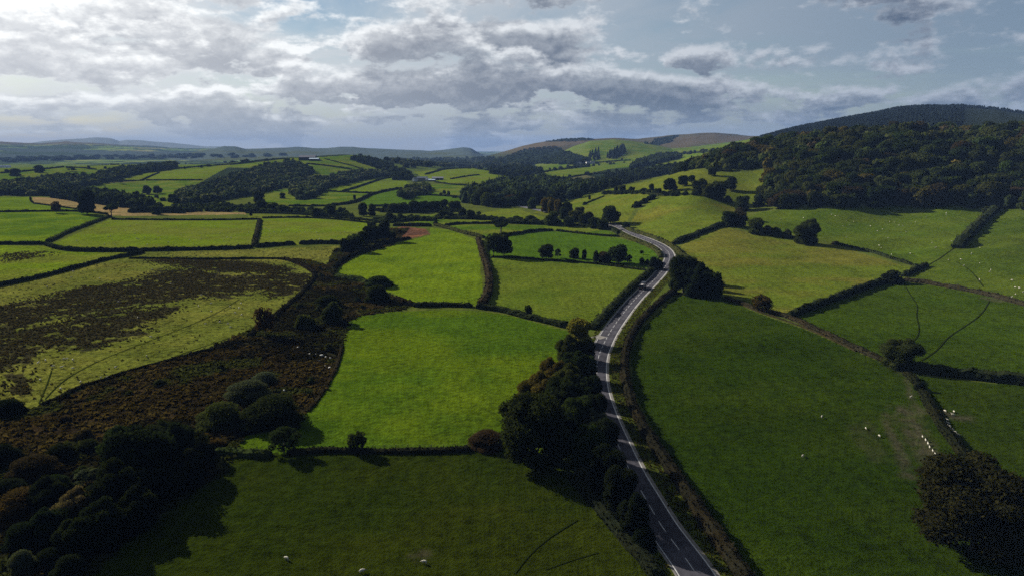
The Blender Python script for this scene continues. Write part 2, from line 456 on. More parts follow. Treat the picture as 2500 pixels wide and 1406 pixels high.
# ------------------------------------------------------------------ fields: (name, material, colour a, colour b, outline in photo pixels)
LIME, LIME2 = (0.0475, 0.0706, 0.0029), (0.0374, 0.0605, 0.0030)
MID, MID2 = (0.0266, 0.0497, 0.0030), (0.0360, 0.0547, 0.0040)
YEL, YEL2 = (0.0504, 0.0619, 0.0065), (0.0403, 0.0547, 0.0054)
DRK, DRK2 = (0.0166, 0.0324, 0.0029), (0.0216, 0.0360, 0.0040)
BRN, BRN2 = (0.0135, 0.0095, 0.0045), (0.0080, 0.0062, 0.0030)
FIELDS = [
 # --- left valley floor
 ('pasture', 'g', LIME, LIME2, [(-300,478),(75,482),(82,497),(150,508),(205,514),(205,519),(0,521),(-300,522)]),
 ('stubble_field', 'r', (0.1116, 0.0792, 0.0346), (0.0864, 0.0684, 0.0274), [(78,482),(180,485),(270,498),(335,511),(450,516),(600,520),(600,524),(330,528),(265,527),(200,514),(150,506),(82,497)]),
 ('pasture', 'g', LIME, MID, [(-300,522),(0,521),(205,519),(268,529),(190,560),(116,596),(0,597),(-300,597)]),
 ('pasture', 'g', LIME, YEL, [(270,536),(620,539),(633,538),(622,604),(350,612),(160,610),(122,599),(200,565)]),
 ('pasture', 'g', LIME, YEL, [(636,535),(760,534),(905,546),(930,565),(905,580),(830,596),(625,603)]),
 ('pasture', 'g', YEL, LIME, [(272,536),(600,538),(610,524),(760,528),(900,540),(905,545),(760,533),(636,534)]),
 ('rough_pasture', 'r', LIME, YEL, [(-300,600),(0,599),(110,602),(150,614),(345,617),(250,636),(90,680),(0,696),(-300,740)]),
 ('bog_pasture', 'r', (.056, .058, .010), (.040, .048, .0070), [(-300,742),(0,699),(90,682),(255,637),(350,618),(620,609),(835,600),(812,620),(800,650),(770,668),(772,690),(730,722),(640,790),(500,855),(300,912),(100,990),(-300,1060)]),
 ('bracken_bank', 'r', BRN, BRN2, [(-300,1060),(100,990),(300,912),(500,855),(640,790),(730,722),(772,690),(770,666),(700,636),(650,632),(750,634),(800,648),(815,612),(900,580),(950,558),(1000,558),(960,600),(870,625),(812,662),(822,680),(900,697),(960,722),(1010,745),(990,755),(880,772),(852,785),(840,830),(825,885),(795,950),(755,1002),(700,1040),(600,1062),(565,1110),(560,1150),(420,1240),(300,1330),(220,1420),(-300,1420)]),
 ('withered_patch', 'r', (0.0936, 0.0432, 0.0216), (0.0396, 0.0202, 0.0130), [(955,560),(985,553),(1040,560),(1050,572),(1000,584),(955,586)]),
 # --- middle
 ('pasture', 'g', LIME, LIME2, [(870,626),(930,600),(1010,585),(1050,575),(1052,557),(1105,563),(1165,588),(1172,640),(1178,700),(1170,746),(1010,743),(965,718),(900,692),(822,676),(826,655)]),
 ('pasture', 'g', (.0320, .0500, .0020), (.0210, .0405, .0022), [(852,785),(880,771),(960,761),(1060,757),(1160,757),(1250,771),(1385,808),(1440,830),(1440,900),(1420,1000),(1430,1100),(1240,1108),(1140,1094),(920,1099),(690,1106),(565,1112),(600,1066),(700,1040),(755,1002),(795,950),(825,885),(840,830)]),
 ('pasture', 'g', (.0112, .0155, .0012), (.0082, .0132, .0011), [(560,1112),(690,1106),(920,1099),(1140,1094),(1240,1108),(1400,1130),(1450,1210),(1560,1320),(1640,1420),(200,1430),(300,1330),(420,1240),(540,1150)]),  # grass darkened below its own tone: edge-of-frame fall-off put into the colour
 ('pasture', 'g', MID, (0.0230, 0.0461, 0.0030), [(1195,590),(1260,573),(1350,565),(1440,574),(1510,582),(1590,602),(1608,628),(1585,655),(1480,646),(1330,633),(1200,628),(1185,610)]),
 ('pasture', 'g', MID, YEL, [(1075,551),(1190,549),(1330,550),(1470,558),(1510,574),(1505,580),(1440,572),(1350,562),(1260,571),(1190,586),(1165,576),(1105,560)]),
 ('hay_meadow', 'g', YEL2, (0.0317, 0.0490, 0.0043), [(1192,628),(1330,634),(1480,648),(1585,657),(1510,745),(1450,808),(1395,802),(1250,764),(1195,746),(1202,700)]),
 ('pasture', 'g', YEL, MID, [(900,541),(1060,549),(1190,546),(1260,545),(1500,553),(1420,530),(1330,545),(1250,532),(1160,533),(1060,524),(950,535)]),
 ('pasture', 'g', YEL, LIME, [(1110,533),(1180,520),(1252,508),(1270,512),(1210,528),(1150,536)]),
 ('pasture', 'g', YEL, LIME, [(1190,533),(1270,514),(1330,532),(1325,541),(1250,540)]),
 # --- slope right of the road
 ('hay_meadow', 'g', (0.0533, 0.0547, 0.0072), YEL2, [(1540,545),(1558,515),(1600,485),(1660,472),(1720,480),(1790,502),(1806,525),(1760,555),(1640,592),(1590,580)]),
 ('hay_meadow', 'g', (0.0504, 0.0518, 0.0079), YEL2, [(1660,600),(1770,556),(1850,572),(1940,586),(2040,598),(2140,630),(2235,656),(2150,692),(2010,745),(1925,774),(1850,758),(1770,725),(1740,660),(1690,640)]),
 ('pasture', 'g', (0.0461, 0.0533, 0.0065), YEL2, [(1300,520),(1400,480),(1460,470),(1480,478),(1590,470),(1600,482),(1550,508),(1530,545),(1450,545)]),
 ('pasture', 'g', (0.0432, 0.0504, 0.0058), (0.0360, 0.0475, 0.0050), [(1475,462),(1560,440),(1640,424),(1690,414),(1760,424),(1885,415),(1880,440),(1830,495),(1790,500),(1720,480),(1600,472),(1480,476)]),
 ('sheep_slope', 'g', (0.0259, 0.0418, 0.0036), (0.0317, 0.0446, 0.0043), [(1812,540),(1850,520),(1930,510),(2200,505),(2425,512),(2330,606),(2260,650),(2240,652),(2130,618),(2055,597),(1960,575),(1860,560)]),
 ('sheep_slope', 'g', (0.0230, 0.0360, 0.0033), (0.0288, 0.0403, 0.0043), [(2265,650),(2332,608),(2432,512),(2800,505),(2800,800),(2500,745),(2420,722),(2300,698),(2210,685)]),
 ('pasture', 'g', (.0140,.0250,.0017), (.0165, .0275, .0020), [(1930,776),(2010,748),(2100,715),(2160,693),(2210,688),(2300,700),(2420,724),(2800,810),(2800,980),(2500,934),(2350,922),(2230,906),(2180,885),(2100,850),(2000,805)]),  # near right grass, this and the next two: corner darkening put into the colour
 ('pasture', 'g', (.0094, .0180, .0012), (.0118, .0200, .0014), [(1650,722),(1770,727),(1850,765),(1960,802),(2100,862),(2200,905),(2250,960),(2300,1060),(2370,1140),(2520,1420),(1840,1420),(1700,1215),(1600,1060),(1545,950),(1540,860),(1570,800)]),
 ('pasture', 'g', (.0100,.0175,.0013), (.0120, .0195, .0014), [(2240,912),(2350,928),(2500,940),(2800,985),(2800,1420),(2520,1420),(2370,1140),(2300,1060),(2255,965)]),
 # --- far left pastures
 ('pasture', 'g', YEL, MID, [(-300,402),(180,402),(430,402),(560,402),(560,408),(400,425),(250,440),(120,455),(-300,460)]),
 ('pasture', 'g', YEL, LIME, [(160,449),(260,437),(385,421),(540,408),(560,407),(500,440),(370,440),(170,450)]),
 ('pasture', 'g', MID, YEL, [(170,451),(300,447),(350,441),(500,441),(440,470),(410,490),(430,510),(330,505),(250,470)]),
 ('pasture', 'g', YEL, MID, [(520,408),(640,396),(720,386),(790,384),(870,378),(905,382),(930,405),(900,425),(760,430),(640,412)]),
 ('pasture', 'g', LIME, YEL, [(770,465),(830,452),(920,430),(968,422),(985,432),(925,440),(895,452),(825,470)]),
 ('pasture', 'g', LIME, YEL2, [(830,470),(900,450),(935,436),(980,432),(1000,450),(960,468),(895,473)]),
 ('pasture', 'g', MID, YEL, [(600,475),(680,462),(760,468),(830,470),(900,473),(870,492),(800,502),(700,504),(620,490)]),
 ('pasture', 'g', MID, (0.0274, 0.0533, 0.0036), [(880,492),(920,474),(985,462),(1050,470),(1130,482),(1120,500),(1000,506),(900,505)]),
 ('pasture', 'g', MID, YEL, [(1030,462),(1060,450),(1110,452),(1200,460),(1150,480),(1050,472)]),
 ('pasture', 'g', YEL, LIME, [(1010,420),(1080,414),(1150,411),(1220,421),(1245,430),(1230,448),(1180,455),(1100,448),(1040,440)]),
 ('pasture', 'g', MID, YEL, [(1390,395),(1420,372),(1440,352),(1500,343),(1560,348),(1640,365),(1800,345),(1860,335),(1860,352),(1780,372),(1650,400),(1500,412),(1350,440),(1280,425),(1330,405)]),
]
# rushes in the bog pasture and brambly ground
RUSH = [[(-100,770),(60,735),(200,700),(310,690),(390,662),(470,655),(560,680),(640,672),(700,668),(768,672),(766,694),(700,712),(620,705),(560,722),(420,735),(340,745),(250,762),(140,775),(60,800),(-100,830)],
        [(90,800),(200,770),(330,755),(440,745),(420,765),(330,800),(345,815),(300,832),(240,850),(150,850),(80,838),(60,820)],
        [(-100,800),(60,815),(90,845),(70,880),(20,905),(-100,920)],
        [(350,632),(450,632),(600,640),(700,655),(690,668),(560,662),(440,650)],
        [(640,700),(720,690),(720,715),(660,730)], [(0,905),(50,930),(80,960),(60,985),(10,960)], [(0,620),(120,615),(120,625),(20,640)]]
RUSH_P = [poly_polar(p) for p in RUSH]
FP = [poly_polar(f[4]) for f in FIELDS]

nr, na = len(RAD), len(AZ)
A2, D2 = np.meshgrid(AZ, RAD)
X2 = D2 * np.sin(np.radians(A2)); Y2 = D2 * np.cos(np.radians(A2))
VV = np.stack([X2, Y2, TZ], -1).reshape(-1, 3)
ii, jj = np.meshgrid(np.arange(nr - 1), np.arange(na - 1), indexing='ij')
v00 = ii * na + jj
FF = np.stack([v00, v00 + 1, v00 + na + 1, v00 + na], -1).reshape(-1, 4)[:, ::-1]
fc_a = (0.5 * (AZ[:-1] + AZ[1:]))[None, :].repeat(nr - 1, 0); fc_d = (0.5 * (RAD[:-1] + RAD[1:]))[:, None].repeat(na - 1, 1)
# wobble the borders a little so that they do not follow the grid
wx = fc_d * np.sin(np.radians(fc_a)); wy = fc_d * np.cos(np.radians(fc_a))
fid = np.full(fc_a.shape, -1)
for k, pl in enumerate(FP):
    fid[inside(pl, fc_a, np.log(fc_d))] = k
frid = TRID[:-1, :-1]
hillfaces = (frid >= 0) & (fid < 0)
xs, ys = VV[:, 0], VV[:, 1]
n_big = fbm(xs / 45, ys / 30, 31, 4); n_med = fbm(xs / 9, ys / 9, 41, 3)
def blend(a, b, t): return np.asarray(a)[None, :] * (1 - t[:, None]) + np.asarray(b)[None, :] * t[:, None]
def sst(x, a, b):
    t = np.clip((x - a) / (b - a), 0, 1); return t * t * (3 - 2 * t)
def submesh(fmask, name, mat, colfn, kind='structure', label=None):
    f = FF[fmask.ravel()]
    used, inv = np.unique(f, return_inverse=True)
    me = mesh_np(name, VV[used], inv.reshape(-1, 4), [mat], col=colfn(used), smooth=True)
    o = link(name, me); tag(o, kind=kind)
    if label: o['label'] = label
    return o
# default land: muted pasture near, a patchwork of small fields, hedges and woods far away
def patchwork(used):
    x, y = VV[used, 0], VV[used, 1]; d = np.hypot(x, y)
    sc = np.clip(d / 3000, 0.5, 3) * 150
    u = x / 190 + 0.7 * (fbm(x / 400, y / 400, 5, 2) - .5); v = y / 420 + 0.7 * (fbm(x / 400, y / 400, 8, 2) - .5)
    cell = _h(np.floor(u).astype(np.int64), np.floor(v).astype(np.int64), 9)
    eu = np.minimum(u - np.floor(u), np.ceil(u) - u); ev = np.minimum(v - np.floor(v), np.ceil(v) - v)
    hedge = np.minimum(eu * 190, ev * 420) < 16
    pal = np.array([(.024,.036,.008),(.036,.044,.011),(.020,.032,.008),(.040,.040,.016),(.016,.024,.008),(.009,.014,.007),(.010,.015,.007),(.028,.040,.009)])
    c = pal[(cell * 7.999).astype(int)]
    w = fbm(x / 500, y / 700, 61, 4)
    wood = (w > 0.50)
    c = np.where((hedge | wood)[:, None], np.array([.007, .011, .006]), c)
    c = c * (1 + 1.3 * np.clip((d - 2400) / 2500, 0, 1))[:, None]  # land lightened with distance: part of the haze is put into the colour
    near = (d < 1500)
    c = np.where(near[:, None], blend((.024,.034,.006), (.040,.048,.008), n_med[used]), c)
    return c * (0.85 + 0.3 * fbm(x / 40, y / 40, 71, 3))[:, None]
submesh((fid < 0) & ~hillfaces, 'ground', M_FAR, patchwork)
def moor(used, r):
    x, y = VV[used, 0], VV[used, 1]
    a = np.degrees(np.arctan2(x, y)); n = fbm(x / 300, y / 300, 81, 4); z = VV[used, 2]
    n2 = fbm(x / 90, y / 90, 83, 3)
    if r == 'far_mountain': c = blend((.075,.092,.095), (.085,.095,.090), n)  # pale bluish base carries painted distance haze
    elif r == 'upland':
        c = patchwork(used); wood = sst(fbm(x / 1400, y / 500, 87, 4), .44, .52)[:, None]
        c = c * (1 - wood) + np.array([.024, .033, .030]) * wood  # wood colour lifted towards blue, haze mixed into it
        top = sst(z, 90, 135)[:, None]; c = c * (1 - top) + np.array([.045, .038, .022]) * top
    elif r == 'wooded_ridge':
        c = blend((.027,.037,.034), (.036,.047,.040), n2); t = (sst(n, .56, .64) * sst(z, 75, 30))[:, None]  # bluish lift in the tree colour stands in for haze
        c = c * (1 - t) + np.array([.030, .036, .013]) * t
    elif r == 'moorland_hill':
        c = blend((.046,.034,.022), (.036,.032,.017), n2)
        t = sst(n, .50, .58)[:, None] * 0.55; c = c * (1 - t) + np.array([.020, .022, .012]) * t
        low = sst(z, 75, 20)[:, None]; c = c * (1 - low) + np.array([.016, .022, .009]) * low
    elif r == 'green_hill':
        c = blend((.034,.054,.008), (.048,.058,.010), n)
    else:
        c = blend((.005,.007,.005), (.007,.010,.006), n2)
        t = (sst(a, 31.5, 34.5) * sst(n, .40, .55))[:, None] * 0.8; c = c * (1 - t) + np.array([.009, .012, .007]) * t
    return c
for i, rd in enumerate(RIDGES):
    mk = hillfaces & (frid == i)
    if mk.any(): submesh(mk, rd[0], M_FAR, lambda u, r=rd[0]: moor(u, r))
# pastures and other fields, each its own sheet of the terrain
BOG = [k for k, f in enumerate(FIELDS) if f[0] == 'bog_pasture'][0]
BRK = [k for k, f in enumerate(FIELDS) if f[0] == 'bracken_bank'][0]
def rush_weight(a, ld, x, y):
    w = np.zeros(a.shape)
    wa = a + (fbm(x / 9, y / 9, 91, 3) - .5) * 2.4; wl = ld + (fbm(x / 9, y / 9, 95, 3) - .5) * 0.10
    for p in RUSH_P: w = np.maximum(w, inside(p, wa, wl).astype(float))
    return w
MUD = [([(2160,1010),(2166,1030),(2175,1052),(2190,1080),(2205,1120),(2218,1165)], 1.6, .7), ([(2212,995),(2222,1030),(2236,1065),(2262,1105),(2300,1150)], 3.4, .75),
       ([(2205,1003),(2240,1004),(2275,1004),(2310,1010),(2350,1020)], 2.6, .85), ([(2205,905),(2216,930),(2222,965),(2240,1000)], 1.2, .6), ([(2090,1040),(2105,1080),(2140,1120)], 2.2, .3),
       ([(2120,1030),(2130,1070),(2155,1105)], 1.6, .3), ([(1010,1358),(1035,1352)], 1.4, .6), ([(2405,728),(2440,735)], 3.0, .7), ([(2195,895),(2212,910)], 3.0, .8), ([(1150,752),(1162,756)], 3, .6)]
MUDW = [(line_world(p, 2.0, 2)[:, :2], w, s_) for p, w, s_ in MUD]
def mud_weight(x, y):
    m = np.zeros(x.shape)
    for P, w, s_ in MUDW:
        lo, hi_ = P.min(0) - 8, P.max(0) + 8
        k = np.nonzero((x > lo[0]) & (x < hi_[0]) & (y > lo[1]) & (y < hi_[1]))[0]
        if len(k) == 0: continue
        dd = np.sqrt(((x[k, None] - P[None, :, 0]) ** 2 + (y[k, None] - P[None, :, 1]) ** 2).min(1))
        ww = w * (.5 + fbm(x[k] / 2.5, y[k] / 2.5, 111, 3))
        m[k] = np.maximum(m[k], s_ * np.clip(1.4 - dd / ww, 0, 1) * np.clip(fbm(x[k] / 1.4, y[k] / 1.4, 117, 2) * 2.2 - .3, 0, 1))
    return m
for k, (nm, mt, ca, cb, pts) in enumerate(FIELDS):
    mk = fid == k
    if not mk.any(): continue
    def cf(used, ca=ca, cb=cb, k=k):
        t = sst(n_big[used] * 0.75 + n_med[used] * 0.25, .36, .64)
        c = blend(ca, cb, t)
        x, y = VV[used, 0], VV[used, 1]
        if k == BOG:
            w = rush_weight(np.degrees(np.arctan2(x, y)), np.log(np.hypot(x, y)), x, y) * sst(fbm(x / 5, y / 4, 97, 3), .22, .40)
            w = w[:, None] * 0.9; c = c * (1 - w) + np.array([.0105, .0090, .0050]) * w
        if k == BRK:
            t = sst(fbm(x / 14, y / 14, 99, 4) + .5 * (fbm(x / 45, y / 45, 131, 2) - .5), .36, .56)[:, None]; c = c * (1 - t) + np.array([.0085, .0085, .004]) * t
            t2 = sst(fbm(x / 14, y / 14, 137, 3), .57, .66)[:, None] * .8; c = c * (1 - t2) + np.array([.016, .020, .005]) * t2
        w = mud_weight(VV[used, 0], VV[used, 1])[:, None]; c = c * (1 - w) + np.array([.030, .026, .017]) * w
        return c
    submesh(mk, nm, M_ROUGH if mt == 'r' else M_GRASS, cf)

# ------------------------------------------------------------------ road, verges, markings
M_ASPH, q = new_mat('asphalt')
_p = pos(q); _n = q.noise(_p, 0.5, 5, 0.6); _n2 = q.noise(_p, 6.0, 3, 0.6)
_lane = attr(q, 'col')
_c = q.mix(q.ss(_n, .3, .7), (.031, .0295, .035), (.041, .0395, .046))
_c = q.mix(1.0, _c, _lane, 'MULTIPLY')
_pt = q.noise(_p, 0.11, 4, 0.7); _c = q.scale_col(_c, q.add(0.72, q.mul(q.ss(_pt, .35, .6), .45)))
_c = q.scale_col(_c, q.add(0.75, q.mul(_n2, 0.5)))
finish(M_ASPH, q, _c, 0.95, 0.0, bump(q, _n2, 0.01))
M_LINE = simple_mat('road_paint', (.30, .295, .29), (.20, .195, .19), 1.2, 0.7)
M_KERB = simple_mat('dusty_road_edge', (.11, .10, .092), (.07, .064, .055), 0.8, 0.9)
ROAD_PTS = [(1722,1440),(1698,1395),(1634,1310),(1613,1282),(1575,1215),(1538,1152),(1502,1070),(1489,1040),(1470,990),(1459,950),(1456,905),(1461,868),(1473,841),(1488,812),(1513,776),(1545,736),(1577,704),(1601,680),(1622,655),(1636,634),(1634,618),(1618,602),(1590,589),(1560,578),(1534,567),(1518,557),(1497,549),(1480,546)]
RC = line_world(ROAD_PTS, 2.0, 2)
# start behind the frame so that the road runs on past the camera
d0 = RC[0] - RC[4]; d0 = d0 / np.linalg.norm(d0)
pre = np.array([RC[0] + d0 * t for t in range(70, 0, -2)])
RC = np.concatenate([pre, RC])
FAR_PTS = [(1490,556),(1440,546),(1400,533),(1360,523),(1325,516),(1290,508),(1262,503),(1248,502)]
RC2 = line_world(FAR_PTS, 4.0, 2)
def normals2(P):
    t = np.gradient(P[:, :2], axis=0); t /= np.linalg.norm(t, axis=1)[:, None] + 1e-9
    return np.stack([-t[:, 1], t[:, 0]], -1)                     # left of travel
def lift(x, y): return 0.05 + 0.00022 * np.hypot(x, y)
def strip(name, P, a, b, dz, mat, parent=None, nlat=2, col=None):
    """sheet along polyline P between lateral offsets a..b (left positive)"""
    N = normals2(P); offs = np.linspace(a, b, nlat)
    X = P[:, None, 0] + N[:, None, 0] * offs[None]; Y = P[:, None, 1] + N[:, None, 1] * offs[None]
    Z = hgt(X, Y) + lift(X, Y) + dz
    V = np.stack([X, Y, Z], -1).reshape(-1, 3); n = len(P)
    i, j = np.meshgrid(np.arange(n - 1), np.arange(nlat - 1), indexing='ij'); v = i * nlat + j
    F = np.stack([v, v + nlat, v + nlat + 1, v + 1], -1).reshape(-1, 4)
    if (b - a) < 0: F = F
    else: F = F[:, ::-1]
    c = None
    if col is not None: c = np.repeat(col(offs)[None], n, 0).reshape(-1, 3)
    return link(name, mesh_np(name, V, F, [mat], col=c, smooth=True), parent)
def lanecol(o):
    w = 1.0 - 0.16 * (np.exp(-((np.abs(o) - 0.95) / .35) ** 2) + np.exp(-((np.abs(o) - 2.6) / .35) ** 2))
    return np.stack([w, w, w], -1)
road = strip('road', RC, 3.75, -3.75, 0.0, M_ASPH, None, 25, lanecol); tag(road, kind='structure')
M_VERGE = ground_material('verge_grass', 1.2, 0.5)
def vc(o): return np.stack([np.full(len(o), .024), np.full(len(o), .031), np.full(len(o), .0042)], -1)
for nm, P, a, b in (('verge', RC, -3.75, -8.5), ('verge', RC, 6.0, 3.75)):
    tag(strip(nm, P, a, b, -0.03, M_VERGE, None, 4, vc), kind='structure')
strip('edge_line', RC, 3.36, 3.16, 0.008, M_LINE, road)
strip('edge_line', RC, -3.14, -3.38, 0.008, M_LINE, road)
strip('road_edge', RC, -3.38, -4.15, 0.006, M_KERB, road)
strip('road_edge', RC, 3.95, 3.55, 0.006, M_KERB, road)
# broken centre line: 4 m marks, 2.6 m gaps
tR = np.concatenate([[0], np.cumsum(np.hypot(*(RC[1:, :2] - RC[:-1, :2]).T))])
s = 3.0; nd = 0
while s + 4 < tR[-1] and nd < 110:
    tt = np.linspace(s, s + 4.0, 4)
    P = np.stack([np.interp(tt, tR, RC[:, 0]), np.interp(tt, tR, RC[:, 1]), np.zeros(4)], -1)
    if math.hypot(P[0, 0], P[0, 1]) > 95:
        strip('centre_dash', P, 0.085, -0.085, 0.010, M_LINE, road); nd += 1
    s += 6.6
road2 = strip('road', RC2, 4.2, -4.2, 0.05, M_ASPH, None, 9, lambda o: np.full((len(o), 3), 1.9)); tag(road2, kind='structure')
def small_road(name, pts, w, mat, dz=0.02, nl=3):
    P = line_world(pts, 4.0, 2)
    return tag(strip(name, P, w / 2, -w / 2, dz, mat, None, nl), kind='structure')
M_LANE = simple_mat('worn_lane', (.09, .087, .084), (.07, .066, .062), 0.3)
small_road('side_lane', [(1512,551),(1490,547),(1474,550),(1476,556),(1500,560),(1516,561)], 4.0, M_LANE)
small_road('side_lane', [(1449,821),(1462,822),(1474,826)], 5.0, M_KERB)
small_road('layby', [(1652,640),(1662,632),(1668,627)], 4.0, M_KERB)
M_TRACK = simple_mat('trodden_turf', (.0090, .0125, .0018), (.0070, .0105, .0016), 0.6, 1.0, 0.0)
M_MUD = simple_mat('trodden_mud', (.055, .043, .034), (.034, .030, .020), 0.5, bmp=0.2)
TRACKS = [('sheep_track', [(1255,1400),(1280,1360),(1310,1330),(1345,1305),(1385,1285),(1410,1268)], .5, M_TRACK),
 ('sheep_track', [(1330,1390),(1380,1366),(1420,1352),(1460,1348)], .3, M_TRACK),
 ('sheep_track', [(2415,735),(2395,770),(2350,800),(2310,825),(2290,855),(2250,880)], .45, M_TRACK),
 ('sheep_track', [(2210,700),(2225,725),(2242,748),(2235,770),(2245,800),(2240,825),(2225,835)], .35, M_TRACK),
 ('sheep_track', [(2330,605),(2300,628),(2262,650)], .6, M_TRACK),
 ('sheep_track', [(2335,640),(2370,660),(2400,700)], .5, M_TRACK),
 ('sheep_track', [(110,975),(150,930),(230,885),(330,845),(450,800),(530,765),(585,730)], .4, M_TRACK),
 ('sheep_track', [(95,985),(115,940),(126,905)], .4, M_TRACK),
 ('sheep_track', [(330,912),(400,880),(470,855),(560,825)], .5, M_TRACK)]
for nm, pts, w, mt in TRACKS: small_road(nm, pts, w, mt, 0.03)

# ------------------------------------------------------------------ foliage materials
def leaf_material(name, use_attr):
    m, q = new_mat(name)
    p = pos(q)
    c = attr(q, 'col') if use_attr else q.n('ShaderNodeObjectInfo').outputs['Color']
    n = q.noise(p, 0.35, 4, 0.6); n2 = q.noise(p, 2.2, 3, 0.6)
    f = q.add(0.35, q.mul(n, 0.75), q.mul(n2, 0.55))
    c = q.scale_col(c, f)
    warm = q.mix(1.0, c, (1.25, 1.0, 0.8), 'MULTIPLY')
    c = q.mix(q.mul(q.ss(n, .45, .7), 0.5), c, warm)
    d = q.n('ShaderNodeBsdfDiffuse'); q.put(d.inputs[0], c)
    t = q.n('ShaderNodeBsdfTranslucent'); q.put(t.inputs[0], q.mix(1.0, c, (1.25, 1.25, 0.6), 'MULTIPLY'))
    mx = q.n('ShaderNodeMixShader'); mx.inputs[0].default_value = 0.34
    q.nt.links.new(d.outputs[0], mx.inputs[1]); q.nt.links.new(t.outputs[0], mx.inputs[2])
    o = q.n('ShaderNodeOutputMaterial'); q.nt.links.new(mx.outputs[0], o.inputs[0])
    return m
M_LEAF = leaf_material('leaves', False)
M_LEAFC = leaf_material('leaf_mass', True)
M_BARK = simple_mat('bark', (.030, .025, .019), (.018, .015, .012), 3.0)
_ico = {}
def ico(sub):
    if sub not in _ico:
        bm = bmesh.new(); bmesh.ops.create_icosphere(bm, subdivisions=sub, radius=1.0)
        _ico[sub] = (np.array([v.co[:] for v in bm.verts]), np.array([[v.index for v in f.verts] for f in bm.faces])); bm.free()
    return _ico[sub]
def unit(v): return v / (np.linalg.norm(v, axis=-1, keepdims=True) + 1e-9)
def cards(rng, pts, nrm, size, jit=0.9):
    """leaf-clump quads at pts, facing roughly along nrm"""
    n = unit(nrm + rng.normal(0, jit, pts.shape)); a = unit(np.cross(n, rng.normal(0, 1, pts.shape))); b = np.cross(n, a)
    s1 = size * rng.uniform(.6, 1.35, (len(pts), 1)); s2 = s1 * rng.uniform(.5, 1.0, (len(pts), 1))
    V = np.stack([pts - a * s1, pts - b * s2, pts + a * s1, pts + b * s2], 1).reshape(-1, 3)
    F = np.arange(len(pts) * 4).reshape(-1, 4)
    return V, F
def lobed(rng, lobes, sub, n_cards, size, disp=0.38, core=True, core_s=0.9):
    """crown from overlapping lobes (cx,cy,cz,r,flat): rough solid cores plus leaf cards over the outside"""
    Vs, T, Q = [], [], []; off = 0
    L = np.array(lobes); bv, bf = ico(sub)
    if core:
        for k, (cx, cy, cz_, r, fl) in enumerate(lobes):
            ph = rng.uniform(0, 50)
            d = 1 + disp * (2 * fbm(bv[:, 0] * 2.3 + ph, bv[:, 1] * 2.3 + bv[:, 2] * 1.7 + ph, 5, 3) - 1)
            v = bv * d[:, None] * r * core_s * np.array([1, 1, fl]) + np.array([cx, cy, cz_])
            Vs.append(v); T.append(bf + off); off += len(v)
    A = L[:, 3] ** 2; A = A / A.sum(); got = []; gn = []; tot = 0
    while tot < n_cards:
        k = rng.choice(len(L), n_cards, p=A); u = unit(rng.normal(0, 1, (n_cards, 3)))
        p = L[k, :3] + u * (L[k, 3:4]) * np.stack([np.ones(n_cards), np.ones(n_cards), L[k, 4]], -1) * (rng.uniform(.74, 1.10, (n_cards, 1)) + .16 * rng.random((n_cards, 1)) ** 4)
        ins = np.zeros(n_cards, bool)
        for j in range(len(L)):
            dd = (p - L[j, :3]) / np.array([1, 1, L[j, 4]]); ins |= ((dd ** 2).sum(-1) < (0.80 * L[j, 3]) ** 2) & (k != j)
        ok = ~ins & (p[:, 2] > 0.01)
        got.append(p[ok]); gn.append(u[ok]); tot += ok.sum()
    P = np.concatenate(got)[:n_cards]; N = np.concatenate(gn)[:n_cards]
    v, f = cards(rng, P, N, size); Vs.append(v); Q.append(f + off)
    return np.concatenate(Vs), (np.concatenate(T) if T else np.zeros((0, 3), int)), np.concatenate(Q)
def crown_lobes(rng, n, z0, top, lr, rx=0.5, power=0.7):
    """lobe centres filling an ovoid crown of width 1 between heights z0 and top"""
    out = []; zc_ = (z0 + top) / 2; hz_ = (top - z0) / 2
    for _ in range(n):
        u = unit(rng.normal(0, 1, 3)); u[2] = abs(u[2]) if rng.random() < .30 else u[2]
        r = lr * rng.uniform(.5, 1.35); f = rng.uniform(.5, 1.12) ** power
        out.append((u[0] * (rx - r) * f, u[1] * (rx - r) * f, zc_ + u[2] * (hz_ - r) * f, r, rng.uniform(.75, .95)))
    out.append((0, 0, zc_, lr * 1.25, 1.0))
    for k in range(6):                                  # skirt of low branches
        a = k * 1.047 + rng.uniform(-.3, .3); r = lr * rng.uniform(.7, .95)
        out.append((math.cos(a) * (rx - r) * .82, math.sin(a) * (rx - r) * .82, z0 + r * .9, r, .8))
    return out
def tube(P, r, n=6):
    P = np.asarray(P, float); r = np.asarray(r, float); V = []
    for i in range(len(P)):
        t = unit(P[min(i + 1, len(P) - 1)] - P[max(i - 1, 0)]); a = unit(np.cross(t, [0.3, 1, 0.2])); b = np.cross(t, a)
        an = np.linspace(0, 2 * np.pi, n, endpoint=False)
        V.append(P[i] + r[i] * (np.cos(an)[:, None] * a + np.sin(an)[:, None] * b))
    V = np.concatenate(V); F = []
    for i in range(len(P) - 1):
        for k in range(n): F.append((i * n + k, i * n + (k + 1) % n, (i + 1) * n + (k + 1) % n, (i + 1) * n + k))
    return V, np.array(F)
